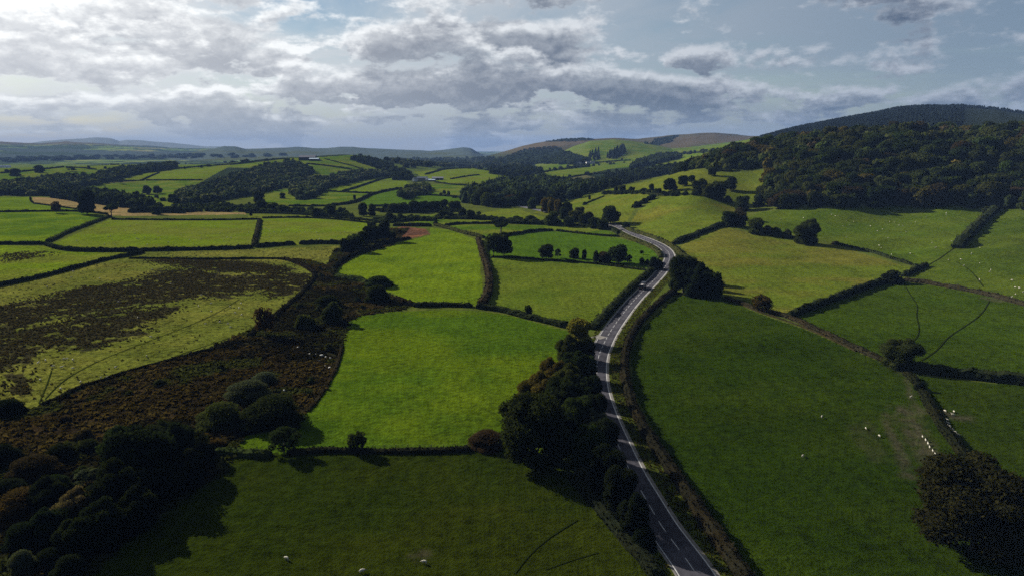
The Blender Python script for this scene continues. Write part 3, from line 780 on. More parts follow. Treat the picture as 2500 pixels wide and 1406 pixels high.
def trunk_mesh(name, rng, top, spread, r0, n_limb=5, n=6):
    parts = [tube([(0, 0, -.03), (rng.normal(0, .01), 0, top * .5), (rng.normal(0, .02), rng.normal(0, .02), top * 1.25)], [r0 * 1.3, r0, r0 * .55], n)]
    for k in range(n_limb):
        a = 2 * np.pi * k / n_limb + rng.uniform(-.4, .4); z = top * rng.uniform(.6, 1.1)
        parts.append(tube([(0, 0, z), (math.cos(a) * spread * .5, math.sin(a) * spread * .5, z + .17), (math.cos(a) * spread, math.sin(a) * spread, z + rng.uniform(.25, .4))], [r0 * .6, r0 * .38, r0 * .12], n))
    off = 0; Vs = []; Fs = []
    for v, f in parts: Vs.append(v); Fs.append(f + off); off += len(v)
    return mesh_np(name, np.concatenate(Vs), np.concatenate(Fs), [M_BARK], smooth=True)
PROTO = {}
def make_proto(key, kind, hd=False, n_var=3):
    out = []
    for v in range(n_var):
        rng = np.random.default_rng(abs(hash_key(key)) + v * 101)
        sub = 2 if hd else 1; nc, sz = (14000, .0165) if hd else (1900, .042)
        tk = None
        if kind == 'oak':
            lob = crown_lobes(rng, 26 if hd else 15, .10, 1.0, .17 if hd else .20); tk = (.22, .26, .028)
        elif kind == 'round':
            lob = crown_lobes(rng, 24 if hd else 14, .0, 1.0, .18 if hd else .21); tk = (.12, .22, .026)
        elif kind == 'tall':
            lob = crown_lobes(rng, 22 if hd else 13, .05, 1.0, .20 if hd else .24); tk = (.25, .2, .03)
        elif kind == 'bush':
            lob = []
            for _ in range(20 if hd else 11):
                u = unit(rng.normal(0, 1, 3)); u[2] = abs(u[2]); r = .2 * rng.uniform(.75, 1.25)
                lob.append((u[0] * (.5 - r), u[1] * (.5 - r), u[2] * (.98 - r) * .95, r, .9))
            lob.append((0, 0, .3, .33, 1.3))
        elif kind == 'thin':
            lob = crown_lobes(rng, 14, .22, 1.0, .15); tk = (.28, .3, .022); nc = 4200 if hd else 1500; sz = .022 if hd else .042
        elif kind == 'umbrella':
            lob = [(rng.normal(0, .2), rng.normal(0, .2), .72 + rng.uniform(-.05, .12), .17, .7) for _ in range(12)]; tk = (.5, .25, .035)
        elif kind == 'conifer':
            lob = []
            for z in np.linspace(.08, .93, 9):
                r = .42 * (1 - z) + .04
                for a in range(5 if z < .8 else 1):
                    an = a * 2 * np.pi / 5 + z * 9; lob.append((math.cos(an) * r * .55, math.sin(an) * r * .55, z, r * .55, .75))
            tk = (.3, .1, .02)
        V, T, Q = lobed(rng, lob, sub, nc, sz, core=True, core_s=.76 if kind != 'thin' else .45)
        rr_ = np.hypot(V[:, 0], V[:, 1]); V[:, :2] *= .5 / np.percentile(rr_, 96); V[:, 2] = V[:, 2] / np.percentile(V[:, 2], 99.5)
        me = mesh_np('crown', V, [T, Q] if len(T) else Q, [M_LEAF], smooth=False)
        tr = trunk_mesh('trunk', rng, *tk, n_limb=6 if kind in ('thin', 'umbrella') else 4) if tk else None
        out.append((me, tr))
    PROTO[key] = out
def hash_key(s):
    h = 7
    for ch in s: h = (h * 31 + ord(ch)) % 100003
    return h
for k in ('oak', 'round', 'tall', 'bush', 'thin', 'umbrella', 'conifer'): make_proto(k, k, False, 4 if k in ('oak', 'round') else 3)
for k in ('oak', 'round', 'bush', 'thin', 'tall'): make_proto(k + '_hd', k, True, 2)
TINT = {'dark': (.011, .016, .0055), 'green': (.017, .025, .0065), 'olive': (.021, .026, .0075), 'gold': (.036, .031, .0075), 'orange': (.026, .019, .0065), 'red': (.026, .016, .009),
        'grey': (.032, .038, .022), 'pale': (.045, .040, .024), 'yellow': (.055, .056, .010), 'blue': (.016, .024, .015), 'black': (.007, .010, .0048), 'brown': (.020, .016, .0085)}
FWD = np.array([0, math.cos(PITCH), -math.sin(PITCH)])
def depth_of(P): return float((P - np.array([0, 0, CAM_H])) @ FWD)
def plant(name, P, w, h, kind, tint, label, cat, group=None, rz=None, var=None, jit=0.12):
    """a tree (> trunk, crown) or a bush (one mesh) of width w and height h metres standing at P"""
    rz = random.uniform(0, 6.28) if rz is None else rz
    pv = PROTO[kind]; me, tr = pv[random.randrange(len(pv)) if var is None else var % len(pv)]
    t = TINT[tint] if isinstance(tint, str) else tint
    j = [random.uniform(1 - jit, 1 + jit) for _ in range(3)]; br = random.uniform(.85, 1.15)
    c = (t[0] * br * j[0], t[1] * br, t[2] * br * j[2], 1.0)
    sx = w * random.uniform(.98, 1.08)
    if tr is None:
        o = link(name, me, None, tuple(P)); o.rotation_euler = (0, 0, rz); o.scale = (sx, w, h); o.color = c
        return tag(o, label, cat, group)
    e = empty(name, tuple(P), rz); e.scale = (sx, w, h)
    cr = link('crown', me, e); cr.color = c
    link('trunk', tr, e)
    return tag(e, label, cat, group)
def plant_px(name, px, py, hp, wp, kind, tint, label, cat, group=None, hd=None):
    """size and place from the photo: base at (px, py), hp pixels tall and wp wide there"""
    P = hit(px, py)
    low = kind == 'bush'
    dep = math.atan2(CAM_H - P[2], math.hypot(P[0], P[1]))
    if low: P = hit(px, py - 0.40 * wp * math.sin(dep))
    else: P = hit(px, py - 0.10 * wp * math.sin(dep))
    zc_ = depth_of(P); mpp = zc_ / FPX
    w = wp * mpp; h = max((hp * mpp - (0.62 if low else 0.30) * w * math.sin(dep)) / math.cos(dep), w * (.38 if low else .5))
    P[2] -= 0.1
    if hd is None: hd = (wp > 58) and kind + '_hd' in PROTO
    return plant(name, P, w, h, kind + ('_hd' if hd else ''), tint, label, cat, group)

# ------------------------------------------------------------------ hedges
M_HEDGE, q = new_mat('hedge_leaves')
_p = pos(q); _n = q.noise(_p, 0.9, 5, 0.65); _n3 = q.noise(_p, 0.12, 3, 0.6); _c = attr(q, 'col')
_c = q.scale_col(_c, q.add(0.45, q.mul(_n, 1.1)))
_c = q.mix(q.mul(q.ss(_n3, .45, .65), .6), _c, q.mix(1.0, _c, (1.25, 1.0, .85), 'MULTIPLY'))
finish(M_HEDGE, q, _c, 1.0, 0.0, bump(q, _n, 0.35))
HT = {'g': (.014, .020, .0055), 'd': (.0085, .0115, .0045), 'b': (.0125, .0112, .0062), 'o': (.017, .019, .006)}
def hedge(pts, w, h, tint, label, rough=0.34, gap=None, cardn=1.0, group='field hedges', name='hedge'):
    w = w * .85; sp = max(0.8, w * 0.45)
    P = line_world(pts, sp, 2); n = len(P); N = normals2(P); rng = np.random.default_rng(hash_key(label))
    sec = np.array([(-.5, -.12), (-.52, .35), (-.42, .82), (0, 1.0), (.42, .82), (.52, .35), (.5, -.12)]); m = len(sec)
    s_ = np.arange(n) * sp
    hv = h * (1 + rough * 2.2 * (fbm(s_ / 6, s_ * 0 + hash_key(label) % 97, 3, 3) - .5) + rough * (fbm(s_ / 1.7, s_ * 0 + 3.3, 4, 2) - .5))
    wv = w * (1 + rough * 1.4 * (fbm(s_ / 5, s_ * 0 + 11.7, 6, 3) - .5))
    hv[0] *= .5; hv[-1] *= .5
    V = np.zeros((n, m, 3))
    for k, (o, z) in enumerate(sec):
        jx = rng.normal(0, .045 * w, n); jz = rng.normal(0, .05 * h, n)
        x = P[:, 0] + N[:, 0] * (o * wv + jx); y = P[:, 1] + N[:, 1] * (o * wv + jx)
        V[:, k, 0] = x; V[:, k, 1] = y; V[:, k, 2] = P[:, 2] + z * hv + (jz if z > 0 else 0)
    i, j = np.meshgrid(np.arange(n - 1), np.arange(m - 1), indexing='ij'); v = i * m + j
    F = np.stack([v, v + 1, v + m + 1, v + m], -1).reshape(-1, 4)
    caps = np.array([list(range(m))[::-1], [(n - 1) * m + k for k in range(m)]])
    Vv = V.reshape(-1, 3); dist = float(np.mean(np.hypot(P[:, 0], P[:, 1])))
    Fs = [F, caps]; nc = int(n * 5 * cardn * (1.6 if dist < 350 else 0.9))
    nc = int(nc * (2.6 if dist < 330 else 1)); nc = min(nc, 14000)
    if nc > 0:
        ki = rng.integers(0, n - 1, nc); kk = rng.integers(1, m - 1, nc); t = rng.random((nc, 1))
        p = V[ki, kk] * (1 - t) + V[ki + 1, kk] * t + rng.normal(0, .06 * w, (nc, 3)); p[:, 2] += rng.uniform(-.05, .12, nc) * h
        nv, nf = cards(rng, p, np.array([0, 0, 1.0])[None] + 0 * p, min(.20 * w, .40) * (.62 if dist < 330 else 1 if dist < 450 else 1.3), 1.0)
        Fs = [np.concatenate([F, nf + len(Vv)]), caps]; Vv = np.concatenate([Vv, nv])
    t = np.array(HT[tint]) if isinstance(tint, str) else np.array(tint) * .55
    c = np.repeat(t[None], len(Vv), 0) * (0.7 + 0.6 * fbm(Vv[:, 0] / 7, Vv[:, 1] / 7, 13, 3))[:, None]
    o = link(name, mesh_np(name, Vv, Fs, [M_HEDGE], col=c, smooth=False))
    return tag(o, label, 'hedge', group)
HEDGES = [
 # pts, width, height, tint, label
 ([(-200,597),(0,597),(112,597)], 4.0, 2.6, 'd', 'dark clipped hedge ending at the three way corner by the sheep field'),
 ([(117,592),(180,562),(228,545),(268,530)], 4.6, 2.4, 'g', 'broad flat topped hedge climbing straight to the mushroom shaped tree'),
 ([(115,599),(150,612),(230,615),(345,614),(470,611),(560,609),(618,606)], 4.2, 2.8, 'd', 'long dark hedge along the near edge of the large sheep field'),
 ([(622,605),(680,600),(720,597)], 4.0, 2.8, 'd', 'short dark hedge between the straight dividing hedge and the gateway gap'),
 ([(730,597),(780,595),(835,596)], 4.2, 3.0, 'd', 'thick dark hedge from the gateway gap to the row of round trees'),
 ([(350,617),(320,625),(262,634),(210,648),(150,665),(75,684),(0,698),(-150,730)], 3.0, 2.2, 'd', 'dark hedge running diagonally between the yellowish pasture and the rushy bog'),
 ([(315,632),(400,632),(480,634),(560,633),(690,632)], 1.6, 1.2, 'd', 'low thin ragged hedge across the top of the rushy bog'),
 ([(690,632),(720,640),(745,650),(770,668)], 4.0, 1.4, (.011,.0095,.005), 'dark scrubby ditch bank bordering the top corner of the bog'),
 ([(272,537),(400,538),(520,539),(630,536)], 2.2, 1.6, 'd', 'thin straight hedge along the far edge of the large sheep field'),
 ([(640,533),(740,532),(820,536),(905,546)], 2.4, 1.8, 'd', 'thin curved hedge along the far edge of the smaller sheep field'),
 ([(634,537),(630,560),(625,580),(620,603)], 4.4, 2.4, (.021,.022,.010), 'straight dividing hedge between the two bright sheep fields'),
 ([(600,521),(680,522),(740,525),(790,529),(870,536),(905,540)], 4.0, 2.2, 'd', 'dark lane hedge below the scrub line'),
 ([(-200,520),(0,519),(100,517),(205,517),(262,525)], 3.6, 2.2, 'd', 'bumpy hedge under the stubble strip'),
 ([(82,498),(130,504),(165,509),(200,513)], 2.2, 1.6, 'd', 'thin hedge edging the brown stubble strip'),
 ([(74,484),(74,491),(82,497)], 2.0, 2.0, 'b', 'short brown hedge at the end of the stubble strip'),
 ([(-100,478),(40,477),(120,480),(180,484),(240,492)], 3.0, 2.4, 'd', 'dark field edge hedge below the wood beyond the stubble'),
 ([(314,520),(350,518),(380,519),(420,520),(446,521)], 9.0, 7.0, 'd', 'tall overgrown hedge standing alone on the pale strip'),
 # central valley
 ([(1000,583),(960,592),(920,604),(880,618),(850,630),(828,642),(812,660),(818,674)], 3.6, 2.4, (.012,.013,.006), 'curving hedge between bracken bank and bright lime pasture'),
 ([(820,675),(850,682),(880,687),(902,694)], 4.5, 2.6, 'g', 'hedge end reaching the pair of rounded trees in the bracken'),
 ([(965,728),(985,738),(1010,746)], 4.0, 1.6, (.013,.011,.006), 'ragged low brambles joining bracken to the dark cross hedge'),
 ([(1010,748),(1060,747),(1110,747),(1152,749)], 4.0, 2.4, 'd', 'dark cross hedge between the two bright lime pastures'),
 ([(1165,752),(1210,757),(1250,766),(1300,780),(1345,790),(1388,801)], 4.0, 2.4, 'd', 'hedge sloping down to the yellow leaved bush by the road'),
 ([(1062,551),(1080,556),(1100,561),(1130,570),(1160,577),(1182,582)], 4.6, 2.6, 'o', 'olive hedge leading from the lane down to the twin trees'),
 ([(1168,586),(1172,600),(1180,625),(1190,655),(1196,690),(1190,725),(1174,748)], 4.8, 2.8, (.024,.020,.011), 'thick brown hedge running towards the drone between lime pasture and meadow'),
 ([(960,553),(985,553),(1020,553),(1054,553)], 4.0, 3.0, 'd', 'blocky hedge beside the withered orange patch'),
 ([(1085,552),(1110,549),(1140,547),(1190,547),(1260,545)], 3.0, 2.2, 'd', 'broken bushy hedge on the lane edge above the curved pasture'),
 ([(1240,546),(1290,548),(1340,549),(1400,552),(1450,555),(1490,560),(1510,572)], 4.0, 3.0, 'd', 'continuous dark lane hedge meeting the road bend'),
 ([(1192,588),(1225,578),(1270,571),(1310,565),(1350,564)], 3.4, 2.4, 'd', 'curved hedge crossing the green slope towards the umbrella shaped tree'),
 ([(1358,565),(1400,569),(1440,574),(1480,577),(1512,579)], 2.6, 1.8, 'd', 'thin lower half of the curved hedge near the road bend'),
 ([(1514,575),(1535,584),(1560,593),(1585,603),(1605,614),(1614,630)], 4.0, 2.6, 'o', 'roadside hedge on the inside of the bend'),
 ([(1608,640),(1597,656),(1578,674),(1556,692),(1527,719),(1497,750),(1470,780),(1444,804)], 4.6, 2.6, 'd', 'tall dark roadside hedge shading the straight stretch'),
 ([(1200,629),(1270,631),(1330,637),(1400,640),(1480,648),(1530,655),(1590,662)], 2.2, 1.3, 'd', 'low bank of grass and hedge under the row of field trees'),
 ([(1530,560),(1550,568),(1590,580),(1620,592),(1645,606),(1668,626),(1690,640)], 4.6, 2.4, 'o', 'hedge along the outside of the road bend'),
 ([(1648,712),(1625,728),(1596,752),(1565,784),(1540,822),(1527,862),(1523,905),(1532,960),(1552,1015),(1588,1080),(1632,1140),(1684,1220),(1748,1315),(1806,1400),(1834,1440)], 3.2, 2.2, (.0150,.0140,.0078), 'long brown clipped hedge beside the road and the big dark pasture'),
 # right hand slope
 ([(1772,729),(1810,743),(1850,757),(1890,766),(1925,776),(1970,795),(2030,824),(2100,857),(2150,878),(2188,896)], 3.0, 1.5, 'b', 'low brown hedge line descending past the small orange tree to the broad field tree'),
 ([(1785,733),(1850,762),(1925,785),(2000,815),(2090,858)], 1.0, .6, (.03,.026,.012), 'pale strip of tall grass along the fence of the big dark pasture'),
 ([(1925,775),(1965,759),(2010,743),(2060,724),(2110,705),(2160,690)], 4.0, 3.0, 'd', 'dark hedge climbing from the field corner to the round black bush'),
 ([(2203,686),(2250,691),(2300,699),(2360,710),(2425,724),(2500,746),(2640,780)], 3.2, 2.0, 'b', 'brown hedge from the black bush out across the sheep slope'),
 ([(2205,676),(2235,662),(2262,650)], 3.6, 2.6, 'd', 'short dark hedge stub just above the round black bush'),
 ([(2035,597),(2080,604),(2130,617),(2190,637),(2240,651)], 2.6, 1.6, 'd', 'thin dark hedge between hay meadow and sheep slope'),
 ([(2336,607),(2355,585),(2380,560),(2405,535),(2432,512)], 8.0, 4.5, 'd', 'very thick dark hedge band rising to the hillside wood'),
 ([(1645,598),(1680,583),(1720,567),(1760,552)], 6.5, 3.4, 'd', 'dark hedge between the two yellowed hay meadows'),
 ([(1860,562),(1895,572),(1930,580),(1960,588)], 3.0, 1.8, 'd', 'line of low hedge joining the clipped round bushes'),
 ([(2225,904),(2270,912),(2330,919),(2400,926),(2500,937),(2650,955)], 4.4, 3.2, 'd', 'black looking hedge stretching from the broad field tree'),
 ([(2212,912),(2236,935),(2250,955),(2262,980),(2275,1005),(2290,1030),(2310,1058),(2340,1095),(2362,1130)], 2.8, 1.4, (.013,.015,.006), 'rough bramble bank winding down to the golden topped oak'),
 ([(1545,508),(1565,497),(1585,487),(1600,480)], 4.5, 3.0, 'd', 'slanting scrubby hedge between two slope meadows'),
 ([(1470,474),(1510,472),(1560,471),(1610,479),(1640,476)], 4.0, 2.6, 'd', 'hedge under the tree row on the upper slope'),
 ([(1340,496),(1380,486),(1420,474)], 2.4, 1.6, 'o', 'faint hedge at the top of the yellow copse meadow'),
 ([(1425,500),(1450,490),(1475,480)], 2.2, 1.4, 'd', 'broken little hedge with a lone bush in the slope meadow'),
 # foreground
 ([(520,1108),(560,1106),(600,1110),(660,1113)], 3.4, 1.6, 'g', 'dark hedge end beside the twin stemmed tree'),
 ([(700,1108),(760,1103),(820,1101),(880,1104),(950,1103),(1030,1103),(1100,1102),(1150,1098)], 2.2, 1.0, (.016,.017,.009), 'low tumbled hedge bank with the small windswept tree'),
 ([(1398,1165),(1425,1195),(1450,1225),(1478,1258),(1505,1290),(1540,1330),(1580,1375),(1610,1420)], 3.2, 1.7, (.011,.0145,.0075), 'grey green brambly hedge along the verge under the roadside trees'),
 ([(835,842),(832,860),(826,878),(822,895),(812,915),(795,945),(775,975),(750,1005)], 1.4, .6, (.020,.017,.009), 'rough bramble edge between bracken and bright pasture'),
 ([(585,835),(560,845),(500,858),(420,880),(360,895),(300,913),(240,932),(190,948),(150,970),(100,992)], 1.8, .9, (.009,.009,.005), 'dark ragged ditch edge along the foot of the bog pasture'),
 ([(770,672),(760,690),(735,720),(700,748),(670,775),(640,795),(610,822)], 2.8, 1.5, (.010,.010,.0055), 'dark curving scrub line between bog and bracken'),
 # middle distance
 ([(770,466),(830,450),(890,437),(945,427),(968,424)], 5.0, 3.0, 'd', 'hedge at the foot of the ribbon wood'),
 ([(832,470),(870,459),(905,447),(935,437),(968,433)], 5.0, 3.0, 'd', 'slanting hedge dividing the two hillside pastures below the farm'),
 ([(770,467),(820,469),(870,472),(920,473)], 4.0, 2.6, 'd', 'level hedge below the slanting hillside hedge'),
 ([(800,504),(850,499),(878,491),(905,476),(940,468),(980,461)], 6.0, 3.4, 'd', 'hedged lane curling up to the white farm'),
 ([(705,504),(750,505),(800,504)], 4.0, 2.6, 'd', 'low dark hedge at the bottom of the round pasture'),
 ([(900,505),(960,504),(1020,506)], 4.0, 2.4, 'd', 'hedge behind the line of stream side trees'),
 ([(1035,477),(1080,479),(1126,483)], 4.0, 2.6, 'd', 'short hedge between white farm copse and dark wood'),
 ([(1062,446),(1085,449),(1100,452),(1150,453),(1200,455)], 4.0, 2.6, 'd', 'hedge below the low barn'),
 ([(1038,427),(1060,421),(1082,414),(1150,411)], 5.0, 3.0, 'd', 'hedge climbing behind the white farm to the crest'),
 ([(1100,438),(1140,431),(1170,428)], 4.0, 2.4, 'd', 'thin hedge on the crest pasture beyond the barn'),
 ([(1150,411),(1190,417),(1230,424)], 5.0, 3.0, 'd', 'dark hedge along the crest beyond the white farm'),
 ([(172,449),(230,446),(290,444),(352,441)], 4.0, 2.4, 'd', 'hedge under the far sloping pasture with the little round tree'),
 ([(165,448),(210,441),(260,433),(320,426),(385,421),(430,413),(500,407),(570,402),(620,397)], 5.0, 3.0, 'd', 'long hedge sweeping up the far pasture ridge'),
 ([(345,442),(365,432),(388,423)], 4.0, 2.4, 'd', 'short slanting hedge joining two far pasture hedges'),
 ([(357,441),(420,441),(495,441)], 4.0, 2.4, 'd', 'straight hedge at the bottom of the far ridge pasture'),
 ([(0,424),(50,421),(100,415),(155,409)], 6.0, 3.4, 'd', 'thick hedge on the distant rise beyond the woods'),
 ([(162,409),(200,411),(235,415)], 5.0, 3.0, 'd', 'hedge dropping away on the distant rise'),
 ([(220,405),(290,403),(350,401),(430,402)], 5.0, 3.0, 'd', 'thin hedge line at the edge of the far plain'),
 ([(750,401),(790,405),(830,410),(858,415)], 6.0, 3.2, 'd', 'hedge slanting down from the hilltop barn'),
 ([(793,389),(820,396),(840,401),(860,406),(885,414)], 4.0, 2.4, 'd', 'upper hedge on the grassy hilltop'),
 ([(600,397),(650,391),(700,388)], 5.0, 2.6, 'd', 'hedge reaching the hilltop barn from the ridge'),
 ([(1330,441),(1380,437),(1420,428),(1500,423)], 6.0, 3.0, 'd', 'valley hedge beneath the green rounded hill'),
 ([(1290,428),(1330,420),(1370,414),(1440,408)], 8.0, 3.4, 'd', 'valley hedge among the small far fields'),
 ([(1380,414),(1420,402),(1480,396),(1540,392)], 8.0, 3.4, 'd', 'hedge at the foot of the green rounded hill'),
 ([(1650,377),(1700,374),(1750,371)], 9.0, 4.0, 'd', 'hedge on the bright saddle beside the moor'),
]
for hd_ in HEDGES: hedge(*hd_)

# ------------------------------------------------------------------ ground cover nobody could count
def scatter_in(poly, n, rng, dmax=1e9):
    lo, hi_ = poly.min(0), poly.max(0); A = []; D = []; tot = 0; it = 0
    while tot < n and it < 60:
        it += 1
        a = rng.uniform(lo[0], hi_[0], n); d = np.sqrt(rng.uniform(math.exp(2 * lo[1]), math.exp(2 * hi_[1]), n))
        ok = inside(poly, a, np.log(d)) & (d < dmax)
        A.append(a[ok]); D.append(d[ok]); tot += ok.sum()
    a = np.radians(np.concatenate(A)[:n]); d = np.concatenate(D)[:n]
    return d * np.sin(a), d * np.cos(a)
def tuft_mesh(name, x, y, size, hmul, cols, mat, rng, nq=5, upright=1.0):
    n = len(x); z = hgt(x, y)
    Vs = []; Cs = []
    for k in range(nq):
        an = rng.uniform(0, 6.28, n); sx = size * rng.uniform(.5, 1.1, n); sh = size * hmul * rng.uniform(.6, 1.3, n)
        ox = rng.normal(0, .28, n) * size; oy = rng.normal(0, .28, n) * size
        lean = rng.normal(0, .45 / upright, (n, 2))
        dx, dy = np.cos(an) * sx * .5, np.sin(an) * sx * .5
        bx, by = x + ox, y + oy; tx, ty = bx + lean[:, 0] * sh, by + lean[:, 1] * sh
        V = np.stack([np.stack([bx - dx, by - dy, z - .1], -1), np.stack([bx + dx, by + dy, z - .1], -1),
                      np.stack([tx + dx * .7, ty + dy * .7, z + sh], -1), np.stack([tx - dx * .7, ty - dy * .7, z + sh * .85], -1)], 1)
        Vs.append(V); Cs.append(np.repeat(cols[:, None], 4, 1))
    V = np.concatenate(Vs).reshape(-1, 3); C = np.concatenate(Cs).reshape(-1, 3)
    F = np.arange(len(V)).reshape(-1, 4)
    return link(name, mesh_np(name, V, F, [mat], col=C))
rng = np.random.default_rng(11)
bx, by = scatter_in(FP[BRK], 15000, rng)
t = sst(fbm(bx / 14, by / 14, 99, 4) + .5 * (fbm(bx / 45, by / 45, 131, 2) - .5), .36, .56)
cb_ = blend((.0185, .0138, .006), (.0050, .0048, .0024), t) * rng.uniform(.5, 1.5, (len(bx), 1)) * (.45 + 1.15 * fbm(bx / 28, by / 28, 151, 3))[:, None]
ol_ = sst(fbm(bx / 14, by / 14, 137, 3), .55, .64)[:, None]; cb_ = cb_ * (1 - ol_) + np.array([.015, .0175, .005]) * ol_
tag(tuft_mesh('bracken', bx, by, rng.uniform(.5, 1.6, len(bx)), .55, cb_, M_LEAFC, rng, 5, .6), 'rusty brown dying bracken covering the bank', kind='stuff')
rx_, ry_ = [], []
for p in RUSH_P:
    ar = (math.exp(2 * p[:, 1].max()) - math.exp(2 * p[:, 1].min())) / 2 * (p[:, 0].max() - p[:, 0].min()) * math.pi / 180
    a_, b_ = scatter_in(p, max(40, int(min(7500, ar / 2.4))), rng); rx_.append(a_); ry_.append(b_)
rx_ = np.concatenate(rx_); ry_ = np.concatenate(ry_)
rx_ = rx_ + rng.normal(0, 3.5, len(rx_)); ry_ = ry_ + rng.normal(0, 4.5, len(ry_))
keep = fbm(rx_ / 5, ry_ / 4, 97, 3) > .31; rx_, ry_ = rx_[keep], ry_[keep]
cr_ = blend((.009, .0085, .0045), (.018, .0145, .008), rng.random(len(rx_)))
tag(tuft_mesh('rushes', rx_, ry_, rng.uniform(.45, 1.0, len(rx_)), .6, cr_, M_LEAFC, rng, 4, 1.0), 'dark clumps of rushes spreading over the bog pasture', kind='stuff')
sx_, sy_ = scatter_in(FP[BOG], 1300, rng)
tag(tuft_mesh('rushes', sx_, sy_, rng.uniform(.4, .9, len(sx_)), .6, np.repeat([[.017, .018, .007]], len(sx_), 0), M_LEAFC, rng, 3, 1.0), 'scattered rush tufts over the bog pasture', kind='stuff')

# ------------------------------------------------------------------ woods
low_v = []
for v in range(6):
    rr = np.random.default_rng(500 + v)
    V_, T_, Q_ = lobed(rr, crown_lobes(rr, 8, .05, 1.0, .25), 1, 90, .085, core=True)
    low_v.append((V_, np.concatenate([T_, Q_[:, [0, 1, 2]], Q_[:, [0, 2, 3]]])))
con_v = []
for v in range(3):
    rr = np.random.default_rng(600 + v); Vc, Fc = [], []; off = 0
    for z0_, z1_, r_ in ((.0, .45, .5), (.25, .72, .36), (.5, 1.0, .24)):
        an = np.linspace(0, 2 * np.pi, 7, endpoint=False) + rr.uniform(0, 3)
        ring = np.stack([np.cos(an) * r_ * rr.uniform(.75, 1.1, 7), np.sin(an) * r_ * rr.uniform(.75, 1.1, 7), np.full(7, z0_) + rr.normal(0, .03, 7)], -1)
        Vc.append(np.concatenate([ring, [[0, 0, z1_]]])); Fc += [(off + k, off + (k + 1) % 7, off + 7) for k in range(7)]; off += 8
    con_v.append((np.concatenate(Vc), np.array(Fc)))
def mass(name, X, Y, W_, H_, cols, label, protos=None, sink=.1):
    protos = protos or low_v; Vs, Fs, Cs = [], [], []; off = 0
    Z = hgt(X, Y)
    for i in range(len(X)):
        v, f = protos[i % len(protos)]; a = rng.uniform(0, 6.28); c, s = math.cos(a), math.sin(a)
        p = np.stack([(v[:, 0] * c - v[:, 1] * s) * W_[i] + X[i], (v[:, 0] * s + v[:, 1] * c) * W_[i] + Y[i], v[:, 2] * H_[i] + Z[i] - sink * H_[i]], -1)
        Vs.append(p); Fs.append(f + off); Cs.append(np.repeat(cols[i:i + 1], len(v), 0)); off += len(v)
    return tag(link(name, mesh_np(name, np.concatenate(Vs), np.concatenate(Fs), [M_LEAFC], col=np.concatenate(Cs))), label, kind='stuff')
def poisson(poly, spacing, rng, cap=2500):
    lo, hi_ = poly.min(0), poly.max(0)
    ar = (math.exp(2 * hi_[1]) - math.exp(2 * lo[1])) / 2 * math.radians(hi_[0] - lo[0])
    n = int(min(60000, ar / spacing ** 2 * 5)); x, y = [], []
    a = rng.uniform(lo[0], hi_[0], n); d = np.sqrt(rng.uniform(math.exp(2 * lo[1]), math.exp(2 * hi_[1]), n))
    ok = inside(poly, a, np.log(d)); a = np.radians(a[ok]); d = d[ok]; px_, py_ = d * np.sin(a), d * np.cos(a)
    grid = {}
    for X, Y in zip(px_, py_):
        k = (int(X // spacing), int(Y // spacing)); bad = False
        for i in (-1, 0, 1):
            for j in (-1, 0, 1):
                for (u, v) in grid.get((k[0] + i, k[1] + j), ()):
                    if (u - X) ** 2 + (v - Y) ** 2 < spacing * spacing * .6: bad = True; break
        if not bad: grid.setdefault(k, []).append((X, Y)); x.append(X); y.append(Y)
        if len(x) >= cap: break
    return np.array(x), np.array(y)
def polar_poly(near_px, far):
    """near edge as photo pixels on the ground, far edge as (px, distance)"""
    P = [hit(*p) for p in dense(near_px, 20)]
    a = [(math.degrees(math.atan2(p[0], p[1])), math.log(math.hypot(p[0], p[1]))) for p in P]
    return np.array(a + [(float(az_of(px)), math.log(d)) for px, d in far])
HILL = polar_poly([(1688,414),(1740,420),(1800,416),(1886,413),(1884,438),(1862,470),(1835,497),(1850,508),(1900,514),(1960,508),(2050,506),(2200,502),(2330,505),(2430,510),(2520,516),(2640,520)],
                  [(2700, 1120), (2400, 1130), (2200, 1140), (2050, 1150), (1900, 1200), (1780, 1250), (1700, 1290)])
